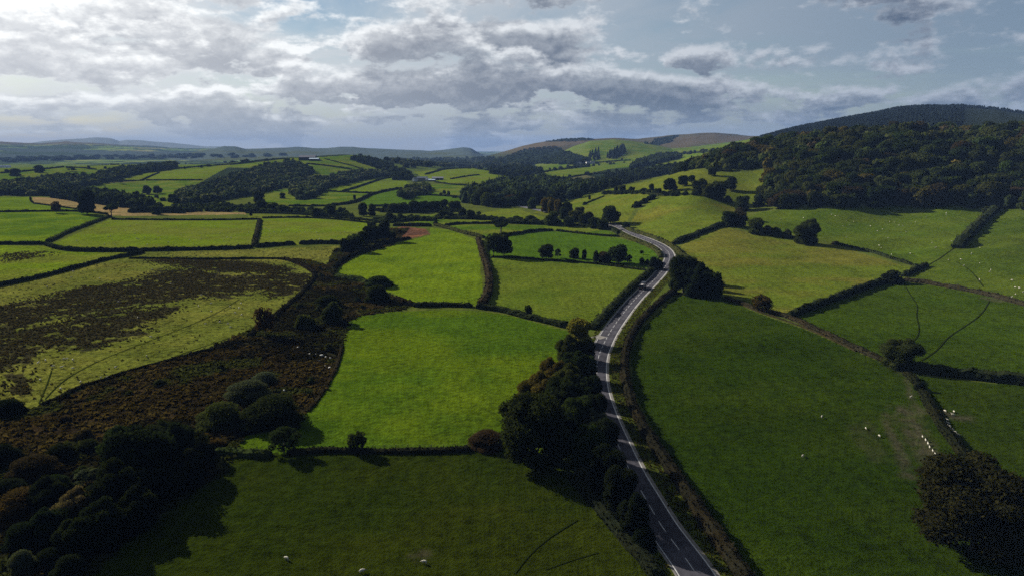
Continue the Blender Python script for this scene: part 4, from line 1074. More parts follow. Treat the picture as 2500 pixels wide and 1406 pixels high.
WOODS = [ # key, polygon (polar), spacing, width, height, tints, phrase
 ('hillside wood', HILL, 13.0, 17.5, 16.0, ['dark','olive','green','olive','dark','olive','brown','dark','olive','green','dark','olive','gold'], 'hillside wood above the sheep slope'),
 ('river wood', poly_polar([(1130,497),(1135,478),(1215,455),(1250,448),(1330,445),(1400,455),(1450,462),(1422,482),(1350,498),(1262,503),(1200,508)]), 13, 16, 19, ['black','dark','blue','green'], 'dark wood beside the far bend of the road'),
 ('bank wood', poly_polar([(1440,474),(1500,456),(1600,432),(1690,416),(1700,408),(1600,416),(1500,434),(1425,456)]), 12, 13, 15, ['black','dark'], 'dark wood strip behind the upper slope'),
 ('stubble wood', poly_polar([(-80,477),(125,479),(140,468),(240,452),(300,437),(345,424),(240,432),(150,434),(60,446),(-80,456)]), 12, 14, 13, ['dark','blue','olive','grey','dark'], 'wood beyond the stubble strip'),
 ('shaded strip', poly_polar([(128,484),(150,470),(230,474),(300,486),(395,513),(350,513),(260,502)]), 10, 13, 15, ['black','black','dark'], 'black strip of wood by the stubble'),
 ('hill farm wood', poly_polar([(415,497),(440,478),(520,450),(590,424),(650,408),(715,398),(765,420),(748,436),(700,458),(640,472),(560,488),(480,500)]), 12, 15, 13, ['dark','blue','grey','dark'], 'wood below the hilltop barn'),
 ('hill farm wood', poly_polar([(710,470),(728,490),(762,486),(795,462),(835,454),(885,441),(965,428),(955,422),(880,420),(800,438),(720,446)]), 11, 14, 13, ['dark','blue','grey'], 'wood below the hilltop barn'),
 ('ribbon wood', poly_polar([(860,392),(890,402),(930,414),(968,424),(985,430),(990,422),(945,403),(890,386),(865,383)]), 13, 14, 12, ['black','dark'], 'narrow wood capping the grassy hill'),
 ('farm trees', poly_polar([(958,441),(1008,441),(1004,430),(968,428)]), 11, 13, 16, ['black','dark'], 'trees sheltering the white farm'),
 ('farm copse', poly_polar([(975,482),(992,466),(1012,455),(1046,458),(1048,468),(1030,476),(995,486)]), 10, 13, 12, ['dark','grey','green'], 'copse under the white farm'),
]
cand = []
for wi, (key, pl, sp, w, h, tints, phrase) in enumerate(WOODS):
    x, y = poisson(pl, sp, rng, 1400)
    for X, Y in zip(x, y):
        d = math.hypot(X, Y); ww = w * rng.uniform(.62, 1.32); hh = h * rng.uniform(.68, 1.25)
        z = float(hgt(X, Y)); vis = 1.0
        # hidden behind nearer ground or behind the first ranks over the hilltop?
        a = math.degrees(math.atan2(X, Y)); j = int(np.searchsorted(AZ, a)); kk = RAD < d
        s_ = (z + hh - CAM_H) / d; blk = ((TZ[:, min(j, na - 1)][kk] + (5 if key == 'hillside wood' else 0) - CAM_H) / RAD[kk])[8:].max()
        if s_ < blk - 0.002: vis = 0
        cand.append((ww / d * (1.0 if vis else 0), wi, X, Y, z, ww, hh, tints[int(rng.random() * len(tints))]))
cand.sort(key=lambda c: -c[0])
n_ind = 0; rest = {}
ADJ = {'dark': 'dark green', 'green': 'mid green', 'olive': 'olive', 'gold': 'golden topped', 'black': 'almost black', 'blue': 'blue green', 'grey': 'greyish', 'brown': 'brownish'}
for c in cand:
    sc_, wi, X, Y, z, ww, hh, tn = c
    key, _, _, _, _, _, phrase = WOODS[wi]
    if n_ind < 298 and sc_ > 0:
        k_ = 'oak' if rng.random() < .35 else 'round'
        rank = ''
        if key == 'hillside wood':
            aa = math.degrees(math.atan2(X, Y)); inz = inside(HILL, np.full(60, aa), np.log(np.linspace(500, 1290, 60)))
            d0_ = np.linspace(500, 1290, 60)[inz].min() if inz.any() else 0; dep_ = math.hypot(X, Y) - d0_
            rank = 'lowest rank of the ' if dep_ < 32 else 'lower half of the ' if dep_ < 110 else 'middle of the ' if dep_ < 210 else 'crest of the '
        plant('woodland_tree', (X, Y, z - .5), ww, hh, k_, tn, '%s rounded tree in the %s%s' % (ADJ[tn], rank, phrase), 'tree', '%s trees in the %s%s' % (ADJ[tn], rank, key)); n_ind += 1
    elif sc_ > 0: rest.setdefault(key, []).append(c)
for key, L in rest.items():
    L = np.array([(c[2], c[3], c[5], c[6]) + tuple(TINT[c[7]]) for c in L])
    mass('woodland', L[:, 0], L[:, 1], L[:, 2] * 1.05, L[:, 3], L[:, 4:7] * (1.0 if key == 'hillside wood' else 1.0) * rng.uniform(.5, 1.7, (len(L), 1)), 'massed trees further back in the ' + key)
# far woods that read as one mass
def far_mass(name, pts, sp, w, h, tints, label, con=False, cap=900):
    x, y = poisson(poly_polar(pts), sp, rng, cap)
    if len(x) < 2: return
    c = np.array([TINT[tints[i % len(tints)]] for i in range(len(x))]) * rng.uniform(.7, 1.3, (len(x), 1))
    mass(name, x, y, w * rng.uniform(.7, 1.3, len(x)), h * rng.uniform(.75, 1.2, len(x)), c, label, con_v if con else None)
far_mass('woodland', [(1215,398),(1290,374),(1360,368),(1440,398),(1400,403),(1330,401),(1250,405)], 22, 26, 17, ['dark','blue'], 'distant wood on the flank of the moorland hill', cap=420)
far_mass('woodland', [(1215,394),(1240,384),(1290,366),(1350,360),(1370,366),(1290,376),(1240,396)], 30, 24, 14, ['blue','brown'], 'loose distant trees climbing the moorland hill', cap=200)
far_mass('woodland', [(1540,414),(1600,402),(1660,388),(1655,380),(1600,384),(1560,398)], 16, 20, 16, ['dark','blue'], 'trees in the side valley beyond the slope', cap=220)
far_mass('conifer_stand', [(1480,388),(1498,374),(1523,363),(1528,373),(1505,389)], 13, 13, 26, ['black'], 'dark conifer stand on the green rounded hill', True, 160)
far_mass('conifer_stand', [(1433,397),(1440,382),(1462,370),(1464,392)], 22, 15, 26, ['dark'], 'loose conifers at the foot of the green hill', True, 40)
far_mass('conifer_plantation', [(1572,352),(1598,342),(1658,332),(1640,347),(1612,355)], 20, 22, 11, ['black','blue'], 'square dark plantation on the moor', True, 700)
far_mass('conifer_plantation', [(1330,347),(1380,340),(1420,339),(1450,342),(1400,346)], 24, 30, 8, ['blue'], 'thin dark plantation along the moor skyline', True, 300)
far_mass('woodland', [(940,392),(1000,389),(1100,388),(1200,386),(1250,395),(1280,410),(1230,414),(1150,409),(1060,408),(1000,414)], 32, 26, 16, ['blue','dark','grey'], 'hazy wooded valley floor beyond the white farm', cap=620)
far_mass('woodland', [(1180,424),(1230,414),(1290,410),(1330,424),(1260,436)], 16, 18, 15, ['dark','black'], 'dark trees behind the crest pasture', cap=120)
far_mass('scrub', [(385,522),(500,518),(600,518),(700,521),(800,528),(860,534),(850,524),(760,514),(640,508),(520,503),(430,506)], 9, 9, 6, ['dark','green','dark'], 'tangled scrub along the valley stream', cap=330)
far_mass('woodland', [(240,428),(300,417),(430,405),(432,411),(330,424),(255,440)], 17, 21, 16, ['blue','dark'], 'distant tree belt between the far pastures', cap=160)
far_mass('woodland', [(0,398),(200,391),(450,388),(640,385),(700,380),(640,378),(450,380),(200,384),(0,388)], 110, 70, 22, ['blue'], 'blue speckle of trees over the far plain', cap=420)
far_mass('scrub', [(925,519),(1000,521),(1060,520),(1135,518),(1135,514),(1000,516),(925,515)], 7, 8, 5, ['dark','black'], 'undergrowth beneath the tree line behind the lane', cap=90)
far_mass('scrub', [(915,545),(960,546),(1010,541),(1060,540),(1060,536),(980,535),(915,538)], 7, 8, 5, ['dark','green'], 'low undergrowth around the lane corner bushes', cap=60)
far_mass('scrub', [(1070,536),(1180,537),(1250,545),(1330,547),(1330,543),(1250,539),(1180,532),(1070,530)], 7, 8, 4.5, ['dark','dark','olive'], 'low scrub behind the lane hedge', cap=110)
far_mass('scrub', [(1470,476),(1600,474),(1650,480),(1700,478),(1700,474),(1600,470),(1470,471)], 7, 8, 4.5, ['dark','black'], 'undergrowth beneath the upper slope tree row', cap=70)
def hedgerow_mass(pts, sp, w, h, label):
    P = line_world(pts, sp, 2); n = len(P); x = P[:, 0] + rng.normal(0, sp * .25, n); y = P[:, 1] + rng.normal(0, sp * .25, n)
    k = rng.random(n) < .72; x, y = x[k], y[k]; n = len(x)
    mass('hedgerow_trees', x, y, w * rng.uniform(.45, 1.3, n), h * rng.uniform(.4, 1.25, n), np.array([TINT[('dark', 'blue', 'grey', 'dark')[i % 4]] for i in range(n)]), label)
for pts, sp, w, h, lb in (([(165,448),(260,433),(385,421),(500,407),(620,397)], 34, 12, 8, 'small hedgerow trees up the far pasture ridge'), ([(0,424),(100,415),(235,415),(430,402)], 40, 14, 9, 'small hedgerow trees on the distant rise'),
    ([(1330,441),(1420,428),(1500,423),(1540,414)], 26, 13, 10, 'hedgerow trees on the valley floor below the green hill'), ([(1290,428),(1370,414),(1440,408),(1540,396)], 30, 15, 11, 'hedgerow trees among the small far fields'),
    ([(1380,414),(1480,396),(1560,390),(1640,384)], 36, 15, 12, 'hedgerow trees at the foot of the green hill'), ([(1650,378),(1750,371),(1800,364)], 40, 18, 12, 'hedgerow trees on the bright saddle'), ([(420,402),(560,398),(700,392)], 60, 20, 10, 'tree dots along the far plain edge'),
    ([(1140,412),(1190,416),(1240,426)], 20, 13, 12, 'dark trees along the crest pasture'), ([(1040,470),(1120,482),(1130,495)], 22, 10, 8, 'hedge trees below the farm'), ([(440,470),(500,500),(620,502)], 22, 10, 8, 'scattered trees along the wood foot'), ([(240,470),(330,470),(410,490)], 40, 9, 7, 'scattered trees in the shaded dip')):
    hedgerow_mass(pts, sp, w, h, lb)
# conifers clothing the dark hill behind
a0, a1 = float(az_of(1850)), float(az_of(2640))
DH = np.array([(float(az_of(px)), math.log(d)) for px, d in ((1850, 2200), (1950, 1750), (2100, 1500), (2640, 1500), (2640, 2560), (2250, 2560), (1850, 2560))])
x, y = poisson(DH, 15, rng, 6500)
zz = hgt(x, y); aa = np.degrees(np.arctan2(x, y))
keep = ~((aa > float(az_of(2330))) & (fbm(x / 300, y / 300, 81, 4) > .47) & (np.hypot(x, y) < 2440))
x, y = x[keep], y[keep]
hh = np.where(np.degrees(np.arctan2(x, y)) > float(az_of(2300)), 12.0, 8.5) * rng.uniform(.8, 1.12, len(x))
mass('conifer_plantation', x, y, 14 * rng.uniform(.8, 1.2, len(x)), hh, np.repeat([[.0055, .008, .0055]], len(x), 0) * rng.uniform(.7, 1.3, (len(x), 1)), 'dark conifer plantation covering the tall hill', low_v[:2] + con_v)

# ------------------------------------------------------------------ hedgerow and field trees, one by one
T = lambda *a, **k: plant_px('field_tree', *a, **k)
Bs = lambda *a, **k: plant_px('bush', *a, **k)
# (px, base py, height px, width px, kind, tint, label)
TREES = [
 (693,1106,64,74,'thin','dark','small twin stemmed tree with airy crown on the tumbled bank'),
 (873,1102,52,46,'thin','dark','small windswept tree leaning on the tumbled hedge bank'),
 (1303,1135,175,168,'oak','dark','large dark oak standing over the bright pasture corner by the road'),
 (1862,762,44,50,'thin','orange','small orange leaved tree on the brown hedge line'),
 (2197,897,76,92,'round','olive','broad olive field tree where the brown and black hedges meet'),
 (2376,1352,232,252,'oak',(.0145,.0130,.0048),'huge orange topped oak standing alone in the dark pasture'),
 (1968,597,62,60,'round','green','round dense tree at the end of the clipped bushes'),
 (1845,572,40,38,'round','green','smaller round tree at the start of the clipped bushes'),
 (1777,553,38,38,'round','dark','dark tree at the corner of the two yellowed hay meadows'),
 (1803,553,38,40,'round','brown','brownish tree beside the dark corner tree of the hay meadows'),
 (1812,514,36,34,'round','dark','dark tree below the edge of the hillside wood'),
 (1806,537,30,28,'round','brown','reddish brown tree casting a long shadow below the hillside wood'),
 (1205,625,56,44,'thin','dark','thin crowned half of the twin trees at the meadow corner'),
 (1230,625,58,44,'oak','dark','dense half of the twin trees at the meadow corner'),
 (1223,569,26,46,'umbrella','dark','flat umbrella shaped tree on the curved hedge'),
 (1334,633,38,36,'oak','dark','dark round field tree first in the row on the green slope'),
 (1362,630,23,17,'thin','green','thin pale sapling beside the first round tree in the slope row'),
 (1401,631,26,24,'round','dark','middle round tree of the row on the green slope'),
 (1426,633,24,12,'tall','dark','slim upright tree in the row on the green slope'),
 (1455,641,30,16,'tall','dark','narrow tree beside the tallest trees of the slope row'),
 (1476,642,28,32,'round','brown','brownish round tree next to the tallest of the slope row'),
 (1509,644,48,50,'oak','dark','tallest broad tree of the row on the green slope'),
 (1536,645,24,14,'thin','dark','slight tree after the tallest of the slope row'),
 (1567,622,11,10,'thin','green','tiny lone sapling in the green slope near the bend'),
 (138,521,29,22,'thin','brown','small thin tree on the bumpy hedge below the stubble'),
 (213,524,62,36,'tall','black','tall black ivy clad tree in front of the stubble strip'),
 (273,532,34,36,'umbrella','dark','mushroom shaped tree at the hedge corner'),
 (382,524,22,22,'round','dark','rounded tree rising from the lone overgrown hedge'),
 (613,528,16,8,'tall','dark','little tree at the top of the straight dividing hedge'),
 (848,616,34,38,'round','black','lowest round tree of the dark row above the bracken'),
 (868,614,42,38,'round','dark','second tree up the dark row above the bracken'),
 (884,602,38,38,'oak','dark','third tree up the dark row above the bracken'),
 (910,592,42,44,'oak','black','broad tree fourth in the dark row above the bracken'),
 (939,588,50,36,'oak','black','tallest tree of the dark row beside the withered patch'),
 (908,558,16,22,'round','dark','small tree by the lane at the field corner'),
 (926,566,12,14,'round','olive','low shrubby tree between lane corner and tallest dark tree'),
 (957,584,20,20,'round','dark','low tree shading the edge of the withered patch'),
 (633,495,28,28,'round','dark','solitary dark tree in the hollow left of the round pasture'),
 (731,487,22,20,'round','blue','tree at the tip of the wood spilling into the round pasture'),
 (866,489,13,7,'tall','dark','tiny tree on the curling farm lane'),
 (983,487,20,22,'thin','blue','pale loose tree at the bottom of the farm copse'),
 (1195,454,14,16,'round','dark','single round tree on the crest pasture'),
 (96,422,18,19,'round','dark','round tree on the thick far hedge beyond the woods'),
 (37,430,18,26,'round','dark','broad tree at the end of the thick far hedge'),
 (176,419,12,22,'thin','blue','airy pair of trees on the distant rise'),
 (294,449,12,10,'thin','blue','little round tree alone on the far sloping pasture'),
 (359,475,22,22,'oak','blue','first of two twin trees in the shaded dip'),
 (385,474,20,22,'oak','blue','second of two twin trees in the shaded dip'),
 (332,482,15,16,'round','dark','squat tree near the twin trees in the dip'),
 (690,485,14,14,'round','dark','small round tree in the round pasture near the hollow'),
 (1248,503,27,30,'round','red','russet tree beside the far bend of the road'),
 (1298,511,28,22,'round','green','rounded green tree by the far road'),
 (1490,547,44,46,'oak','dark','big arching dark tree where the copse meets the hay meadow'),
 (1528,557,15,20,'round','dark','low tree at the mouth of the side lane'),
 (1439,488,12,7,'tall','dark','lone small tree in the slope meadow'),
 (1670,420,17,15,'oak','dark','small tree at the tip of the hillside wood'),
 (1738,430,20,20,'oak','dark','lone tree casting a shadow in front of the hillside wood'),
 (1504,471,17,12,'tall','dark','end tree of the row on the upper slope'),
 (1520,471,18,20,'round','dark','round tree second in the row on the upper slope'),
 (1543,469,13,15,'round','dark','small round tree in the row on the upper slope'),
 (1572,471,12,24,'bush','dark','wide low bush tree in the upper slope row'),
 (1591,466,17,14,'round','dark','upright tree in the upper slope row'),
 (1606,482,22,22,'umbrella','dark','leaning tree at the corner of the hay meadow and upper slope'),
 (1637,468,32,36,'oak','black','broad black tree leading the upper slope clump'),
 (1667,455,26,24,'oak','black','tall stemmed tree standing behind the broad black tree'),
 (1688,447,19,18,'oak','dark','furthest up small tree of the upper slope clump'),
 (1706,473,36,36,'round','dark','dome shaped tree in the centre of the upper slope clump'),
 (1727,481,32,30,'round','olive','olive tree on the near side of the upper slope clump'),
 (1750,487,44,42,'oak','dark','largest spreading tree of the upper slope clump'),
 (1783,466,34,32,'oak','black','black tree at the shadowed end of the upper slope clump'),
 (771,529,21,26,'round','dark','round tree first in the stream side line below the round pasture'),
 (806,529,30,28,'round','dark','large round tree in the stream side line below the round pasture'),
 (835,524,18,20,'round','green','greener smaller tree in the stream side line'),
 (887,529,34,22,'tall','dark','tall paired tree beside the curling lane foot'),
 (908,527,29,20,'round','dark','shorter paired tree beside the curling lane foot'),
 (690,520,20,28,'round','green','low green tree among the stream scrub'),
 (665,517,22,30,'round','dark','dark broad tree among the stream scrub'),
 (640,514,24,28,'round','black','blackish tree at the start of the stream scrub'),
 (1088,533,20,40,'bush','dark','wide willow bush behind the lane'),
 (1128,534,23,20,'tall','dark','upright dark tree next to the wide willow bush'),
 (1150,536,23,22,'round','black','black round tree next to the upright dark tree'),
 (1169,534,18,12,'thin','dark','slender tree last in the group by the willow bush'),
]
for t_ in TREES:
    cat = 'bush' if t_[4] == 'bush' else 'tree'
    plant_px('field_tree' if cat == 'tree' else 'bush', *t_[:6], t_[6], cat)
BUSHES = [
 (1190,1103,58,98,'bush','red','reddish dome bush at the end of the tumbled bank'),
 (2178,694,36,56,'bush','black','round black bush at the meeting of four hedges'),
 (1874,574,24,28,'bush','olive','first clipped round bush of three on the slope hedge'),
 (1897,579,24,28,'bush','olive','middle clipped round bush of three on the slope hedge'),
 (1921,583,24,26,'bush','olive','last clipped round bush of three on the slope hedge'),
 (1758,490,16,22,'bush','dark','small bush at the foot of the upper slope clump'),
 (1777,494,16,22,'bush','dark','bush trailing after the upper slope clump'),
 (2040,598,9,22,'bush','brown','scrubby bush at the shadowed hedge end by the round tree'),
 (1290,770,26,20,'round','dark','small bush poking up from the hedge in the yellow meadow'),
 (1567,648,20,12,'tall','dark','small upright bush close to the tall roadside hedge'),
 (1580,648,16,14,'bush','dark','small round bush close to the tall roadside hedge'),
 (1600,660,34,36,'bush','black','dark bush where the slope row meets the road'),
 (540,1050,74,112,'bush','olive','wide olive willow bush in the bracken'),
 (668,1056,98,148,'bush','dark','biggest rounded willow bush in the bracken'),
 (605,985,62,110,'bush','grey','greyish willow bush behind the biggest one'),
 (645,940,36,62,'bush','grey','pale willow bush furthest up the bracken group'),
 (746,804,40,48,'bush','olive','small round gorse bush in the bracken'),
 (814,792,58,58,'bush','dark','taller rounded bush on the bracken edge'),
 (800,752,34,62,'bush','dark','flat topped bush just behind the taller rounded bush'),
 (648,818,70,46,'round_thin','red','reddish bare shrub standing by the ditch'),
 (927,703,32,66,'bush','green','upper rounded bush of the pair beside the bright pasture'),
 (922,742,48,62,'bush','dark','lower rounded bush of the pair beside the bright pasture'),
 (1350,552,36,42,'bush','green','big leaning bush on the verge of the far road'),
 (1413,838,62,56,'round','yellow','yellow leaved upright bush at the field gate'),
 (1262,540,10,30,'bush','dark','long low bush behind the lane hedge'),
 (1295,543,12,40,'bush','dark','second long low bush behind the lane hedge'),
 (950,542,24,32,'bush','dark','broad bush cluster by the lane corner'),
 (978,541,20,30,'bush','green','greener bush in the cluster by the lane corner'),
 (1004,535,12,20,'bush','dark','small bush trailing from the lane corner cluster'),
 (1030,538,10,20,'bush','olive','low thicket between two strips of pasture'),
 (1064,548,9,14,'bush','dark','little bush at the head of the olive hedge'),
 (1428,501,8,12,'bush','dark','tiny dark bush in the slope meadow'),
 (1556,507,15,24,'bush','black','lowest bush on the slanting scrubby hedge'),
 (1572,498,14,20,'bush','black','middle bush on the slanting scrubby hedge'),
 (1590,489,14,22,'bush','black','top bush on the slanting scrubby hedge'),
 (2245,955,26,26,'bush','black','dark thorn bush on the bramble bank'),
 (2408,520,16,24,'bush','olive','small tree like bush at the top of the very thick hedge'),
]
for (px, py, hp, wp, kd, tn, lb) in BUSHES:
    if kd == 'round_thin': kd = 'thin'
    plant_px('bush' if kd == 'bush' else 'shrub', px, py, hp, wp, kd, tn, lb, 'bush')
# rows and copses whose members look alike
def row(lst, kind, tint, label, group, name='field_tree', cat='tree'):
    for (px, py, hp, wp) in lst:
        tn = tint[(px * 7 + py) % len(tint)] if isinstance(tint, list) else tint
        kd = kind[(px * 3 + py) % len(kind)] if isinstance(kind, list) else kind
        plant_px(name, px, py, hp, wp, kd, tn, label, cat, group)
row([(941,514,17,14),(960,520,23,33),(985,519,24,34),(1011,520,30,30),(1034,517,26,28),(1060,518,27,32),(1085,513,26,21),(1110,515,24,34)], ['round','tall','oak'], 'dark',
    'dark round tree in the line of trees behind the lane thickets', 'tree line behind the lane')
row([(1330,520,36,22),(1347,524,40,20),(1363,528,40,22),(1340,512,30,18)], 'tall', 'gold', 'golden leaved tree in the copse above the far road', 'golden trees of the roadside copse')
row([(1385,527,34,28),(1376,536,30,24),(1405,548,34,32),(1427,551,30,28),(1390,555,26,28),(1450,558,28,28),(1471,561,26,30),(1437,545,28,24),(1415,535,30,24)], ['round','oak'], ['olive','dark','brown'],
    'mottled olive brown tree in the copse beside the far road', 'mixed trees of the roadside copse')
# dense belt left of the near road
BELT = [(1385,882,58,58,'round','olive','olive tree at the tip of the roadside belt under the yellow bush'),(1400,925,64,66,'round','dark','dark tree second from the tip of the roadside belt'),(1352,945,66,66,'round','gold','upper yellowing tree on the pasture side of the roadside belt'),
        (1388,968,72,74,'round','olive','olive tree in the heart of the roadside belt'),(1330,990,76,78,'round','gold','yellowing tree resting against the top of the large oak'),(1290,985,56,66,'bush','gold','low yellowing bush on the shoulder of the large oak'),
        (1375,1015,86,88,'oak','dark','broad dark tree between the large oak and the road edge trees'),(1415,1010,70,66,'round','dark','dark tree directly behind the pale leaning tree'),(1410,1065,88,80,'oak','green','leafy green tree in the roadside belt facing the verge'),
        (1370,1100,90,80,'round','black','black shaded tree under the large oak')]
for (px, py, hp, wp, kd, tn, lb) in BELT: plant_px('roadside_tree', px, py, hp * 1.12, wp, kd, tn, lb, 'tree', hd=True)
for (px, py, hp, wp, kd, tn, lb) in [(1450,1080,80,64,'round','grey','pale grey green tree leaning over the road edge'),(1438,1150,118,92,'round','green','leafy green tree at the lower end of the roadside belt'),
        (1482,1205,116,84,'tall','black','tall black tree shading the near road'),(1512,1252,112,80,'tall','black','second tall black tree shading the near road'),(1470,1130,110,76,'tall','black','dark tree tucked behind the leafy green one'),
        (1545,1312,104,76,'round','black','low black tree nearest along the shaded road'),(1440,985,70,56,'tall','black','tall dark tree at the road edge beside the yellowing trees'),(1432,930,66,52,'tall','dark','slim dark tree at the road edge below the field gate'),(1428,882,60,50,'tall','black','dark tree at the road edge just below the field gate'),(1452,1040,80,60,'tall','black','narrow black tree at the road edge by the pale leaning tree'),(1428,1180,44,60,'bush','grey','bluish bramble bush below the leafy green tree'),(1572,1350,70,60,'bush','black','black bush at the lower end of the shaded road')]:
    plant_px('roadside_tree' if kd != 'bush' else 'bush', px, py, hp, wp, kd, tn, lb, 'bush' if kd == 'bush' else 'tree')
CLUMP = [(1668,716,92,72,'oak','black','big black tree at the front of the clump by the road straight'),(1702,724,80,76,'round','black','wide black tree in the middle of the clump by the road straight'),
         (1738,726,66,50,'round','dark','lower tree at the field end of the clump by the road straight'),(1690,690,56,54,'oak','black','rear tree of the clump by the road straight'),
         (1652,694,46,32,'round','dark','small tree overhanging the road at the clump'),(1724,708,52,44,'conifer','dark','pointed evergreen in the clump by the road straight')]
for a in CLUMP: plant_px('roadside_tree', *a[:6], a[6], 'tree')
SCRUB = [(85,1180,76,120,'bush','brown','rusty dome shaped shrub in the dark scrub corner'),(60,1275,92,140,'bush','orange','orange tipped shrub by the frame edge in the dark scrub'),
 (182,1275,84,84,'round','pale','pale straw coloured small tree in the dark scrub'),(216,1195,56,58,'thin','grey','thin grey sapling in the dark scrub'),(262,1205,60,56,'bush','grey','grey green shrub near the pale small tree'),
 (345,1195,150,150,'oak','black','tallest black tree of the scrub corner'),(420,1150,116,112,'round','black','broad black tree beside the tallest of the scrub'),(305,1130,92,104,'round','dark','dark tree behind the tallest of the scrub'),
 (300,1250,130,130,'round','black','black tree on the field side of the pale small tree'),(470,1118,74,84,'thin','olive','loose olive tree at the upper end of the scrub'),(530,1098,30,46,'bush','orange','small orange bush at the tip of the bright pasture'),
 (500,1130,50,60,'bush','black','black bush at the upper tip of the dark scrub'),(400,1215,90,110,'round','black','black tree overhanging the near pasture'),(240,1330,110,110,'round','black','black tree lowest along the near pasture edge'),
 (55,1405,66,62,'bush','grey','silvery shrub at the bottom of the dark scrub'),(18,1020,50,80,'bush','black','black bush at the edge of the bog below the rushes'),(130,1390,60,80,'bush','black','black bush beside the grassy bank'),
 (150,1130,50,70,'bush','black','low black shrub behind the rusty dome'),(390,1075,50,60,'thin','dark','spindly dark shrub rising from the bracken'),(10,1140,60,80,'bush','black','black thicket on the frame edge below the bracken'),
 (110,1250,84,96,'round','black','black tree between the orange tipped shrub and the pale small tree'),(130,1320,84,90,'round','black','black tree below the pale small tree'),(190,1350,90,92,'round','black','black tree above the grassy bank'),
 (60,1340,70,96,'bush','black','black shrub under the orange tipped one'),(330,1290,100,100,'round','black','black tree second along the near pasture edge'),(455,1180,84,86,'round','black','black tree above the shaded pasture corner'),
 (300,1190,90,90,'round','black','black tree between the grey green shrub and the tallest tree'),(255,1270,80,80,'bush','black','black shrub behind the pale small tree'),(20,1225,60,90,'bush','black','black shrub on the frame edge by the orange tipped one'),
 (135,1205,50,70,'bush','dark','dark shrub between the rusty dome and the grey sapling'),(170,1420,70,80,'bush','black','black shrub at the foot of the grassy bank'),(370,1120,76,80,'round','black','black tree at the back of the tall scrub'),
 (450,1090,40,60,'bush','dark','dark bush edging the bracken near the loose olive tree'),(215,1105,36,60,'bush','dark','low dark bush alone in the lower bracken')]
for a in SCRUB: plant_px('shrub' if a[4] == 'bush' else 'scrub_tree', *a[:6], a[6], 'bush' if a[4] == 'bush' else 'tree')
bxs, bys = scatter_in(FP[BRK], 60, np.random.default_rng(77))
for X, Y in list(zip(bxs, bys))[:34]:
    ww = random.uniform(2.2, 5.0); plant('bush', (X, Y, float(hgt(X, Y)) - .1), ww, ww * random.uniform(.45, .7), 'bush', random.choice(['dark', 'black', 'brown', 'olive']), 'small bramble bush scattered through the brown bracken', 'bush', 'small bramble bushes in the bracken')
# rough grassy bank among the scrub
gx, gy = scatter_in(poly_polar([(180,1335),(200,1338),(170,1400),(130,1430),(115,1420),(155,1370)]), 260, rng)
tag(tuft_mesh('long_grass', gx, gy, rng.uniform(.5, 1.0, len(gx)), .7, blend((.040, .046, .010), (.060, .056, .025), rng.random(len(gx))), M_LEAFC, rng, 4, .8), 'long grass on a bank in the dark scrub', kind='stuff')
vx, vy = [], []
for off in (-5.0, -6.2, -7.4, 5.2):
    N = normals2(RC); k_ = np.arange(35, len(RC) - 5)
    for rep in range(3):
        vx.append(RC[k_, 0] + N[k_, 0] * off + rng.normal(0, .5, len(k_))); vy.append(RC[k_, 1] + N[k_, 1] * off + rng.normal(0, .5, len(k_)))
vx = np.concatenate(vx); vy = np.concatenate(vy)
tag(tuft_mesh('long_grass', vx, vy, rng.uniform(.35, .8, len(vx)), .7, blend((.020, .026, .004), (.028, .024, .009), rng.random(len(vx))), M_LEAFC, rng, 3, .8), 'long grass on the road verges', kind='stuff')

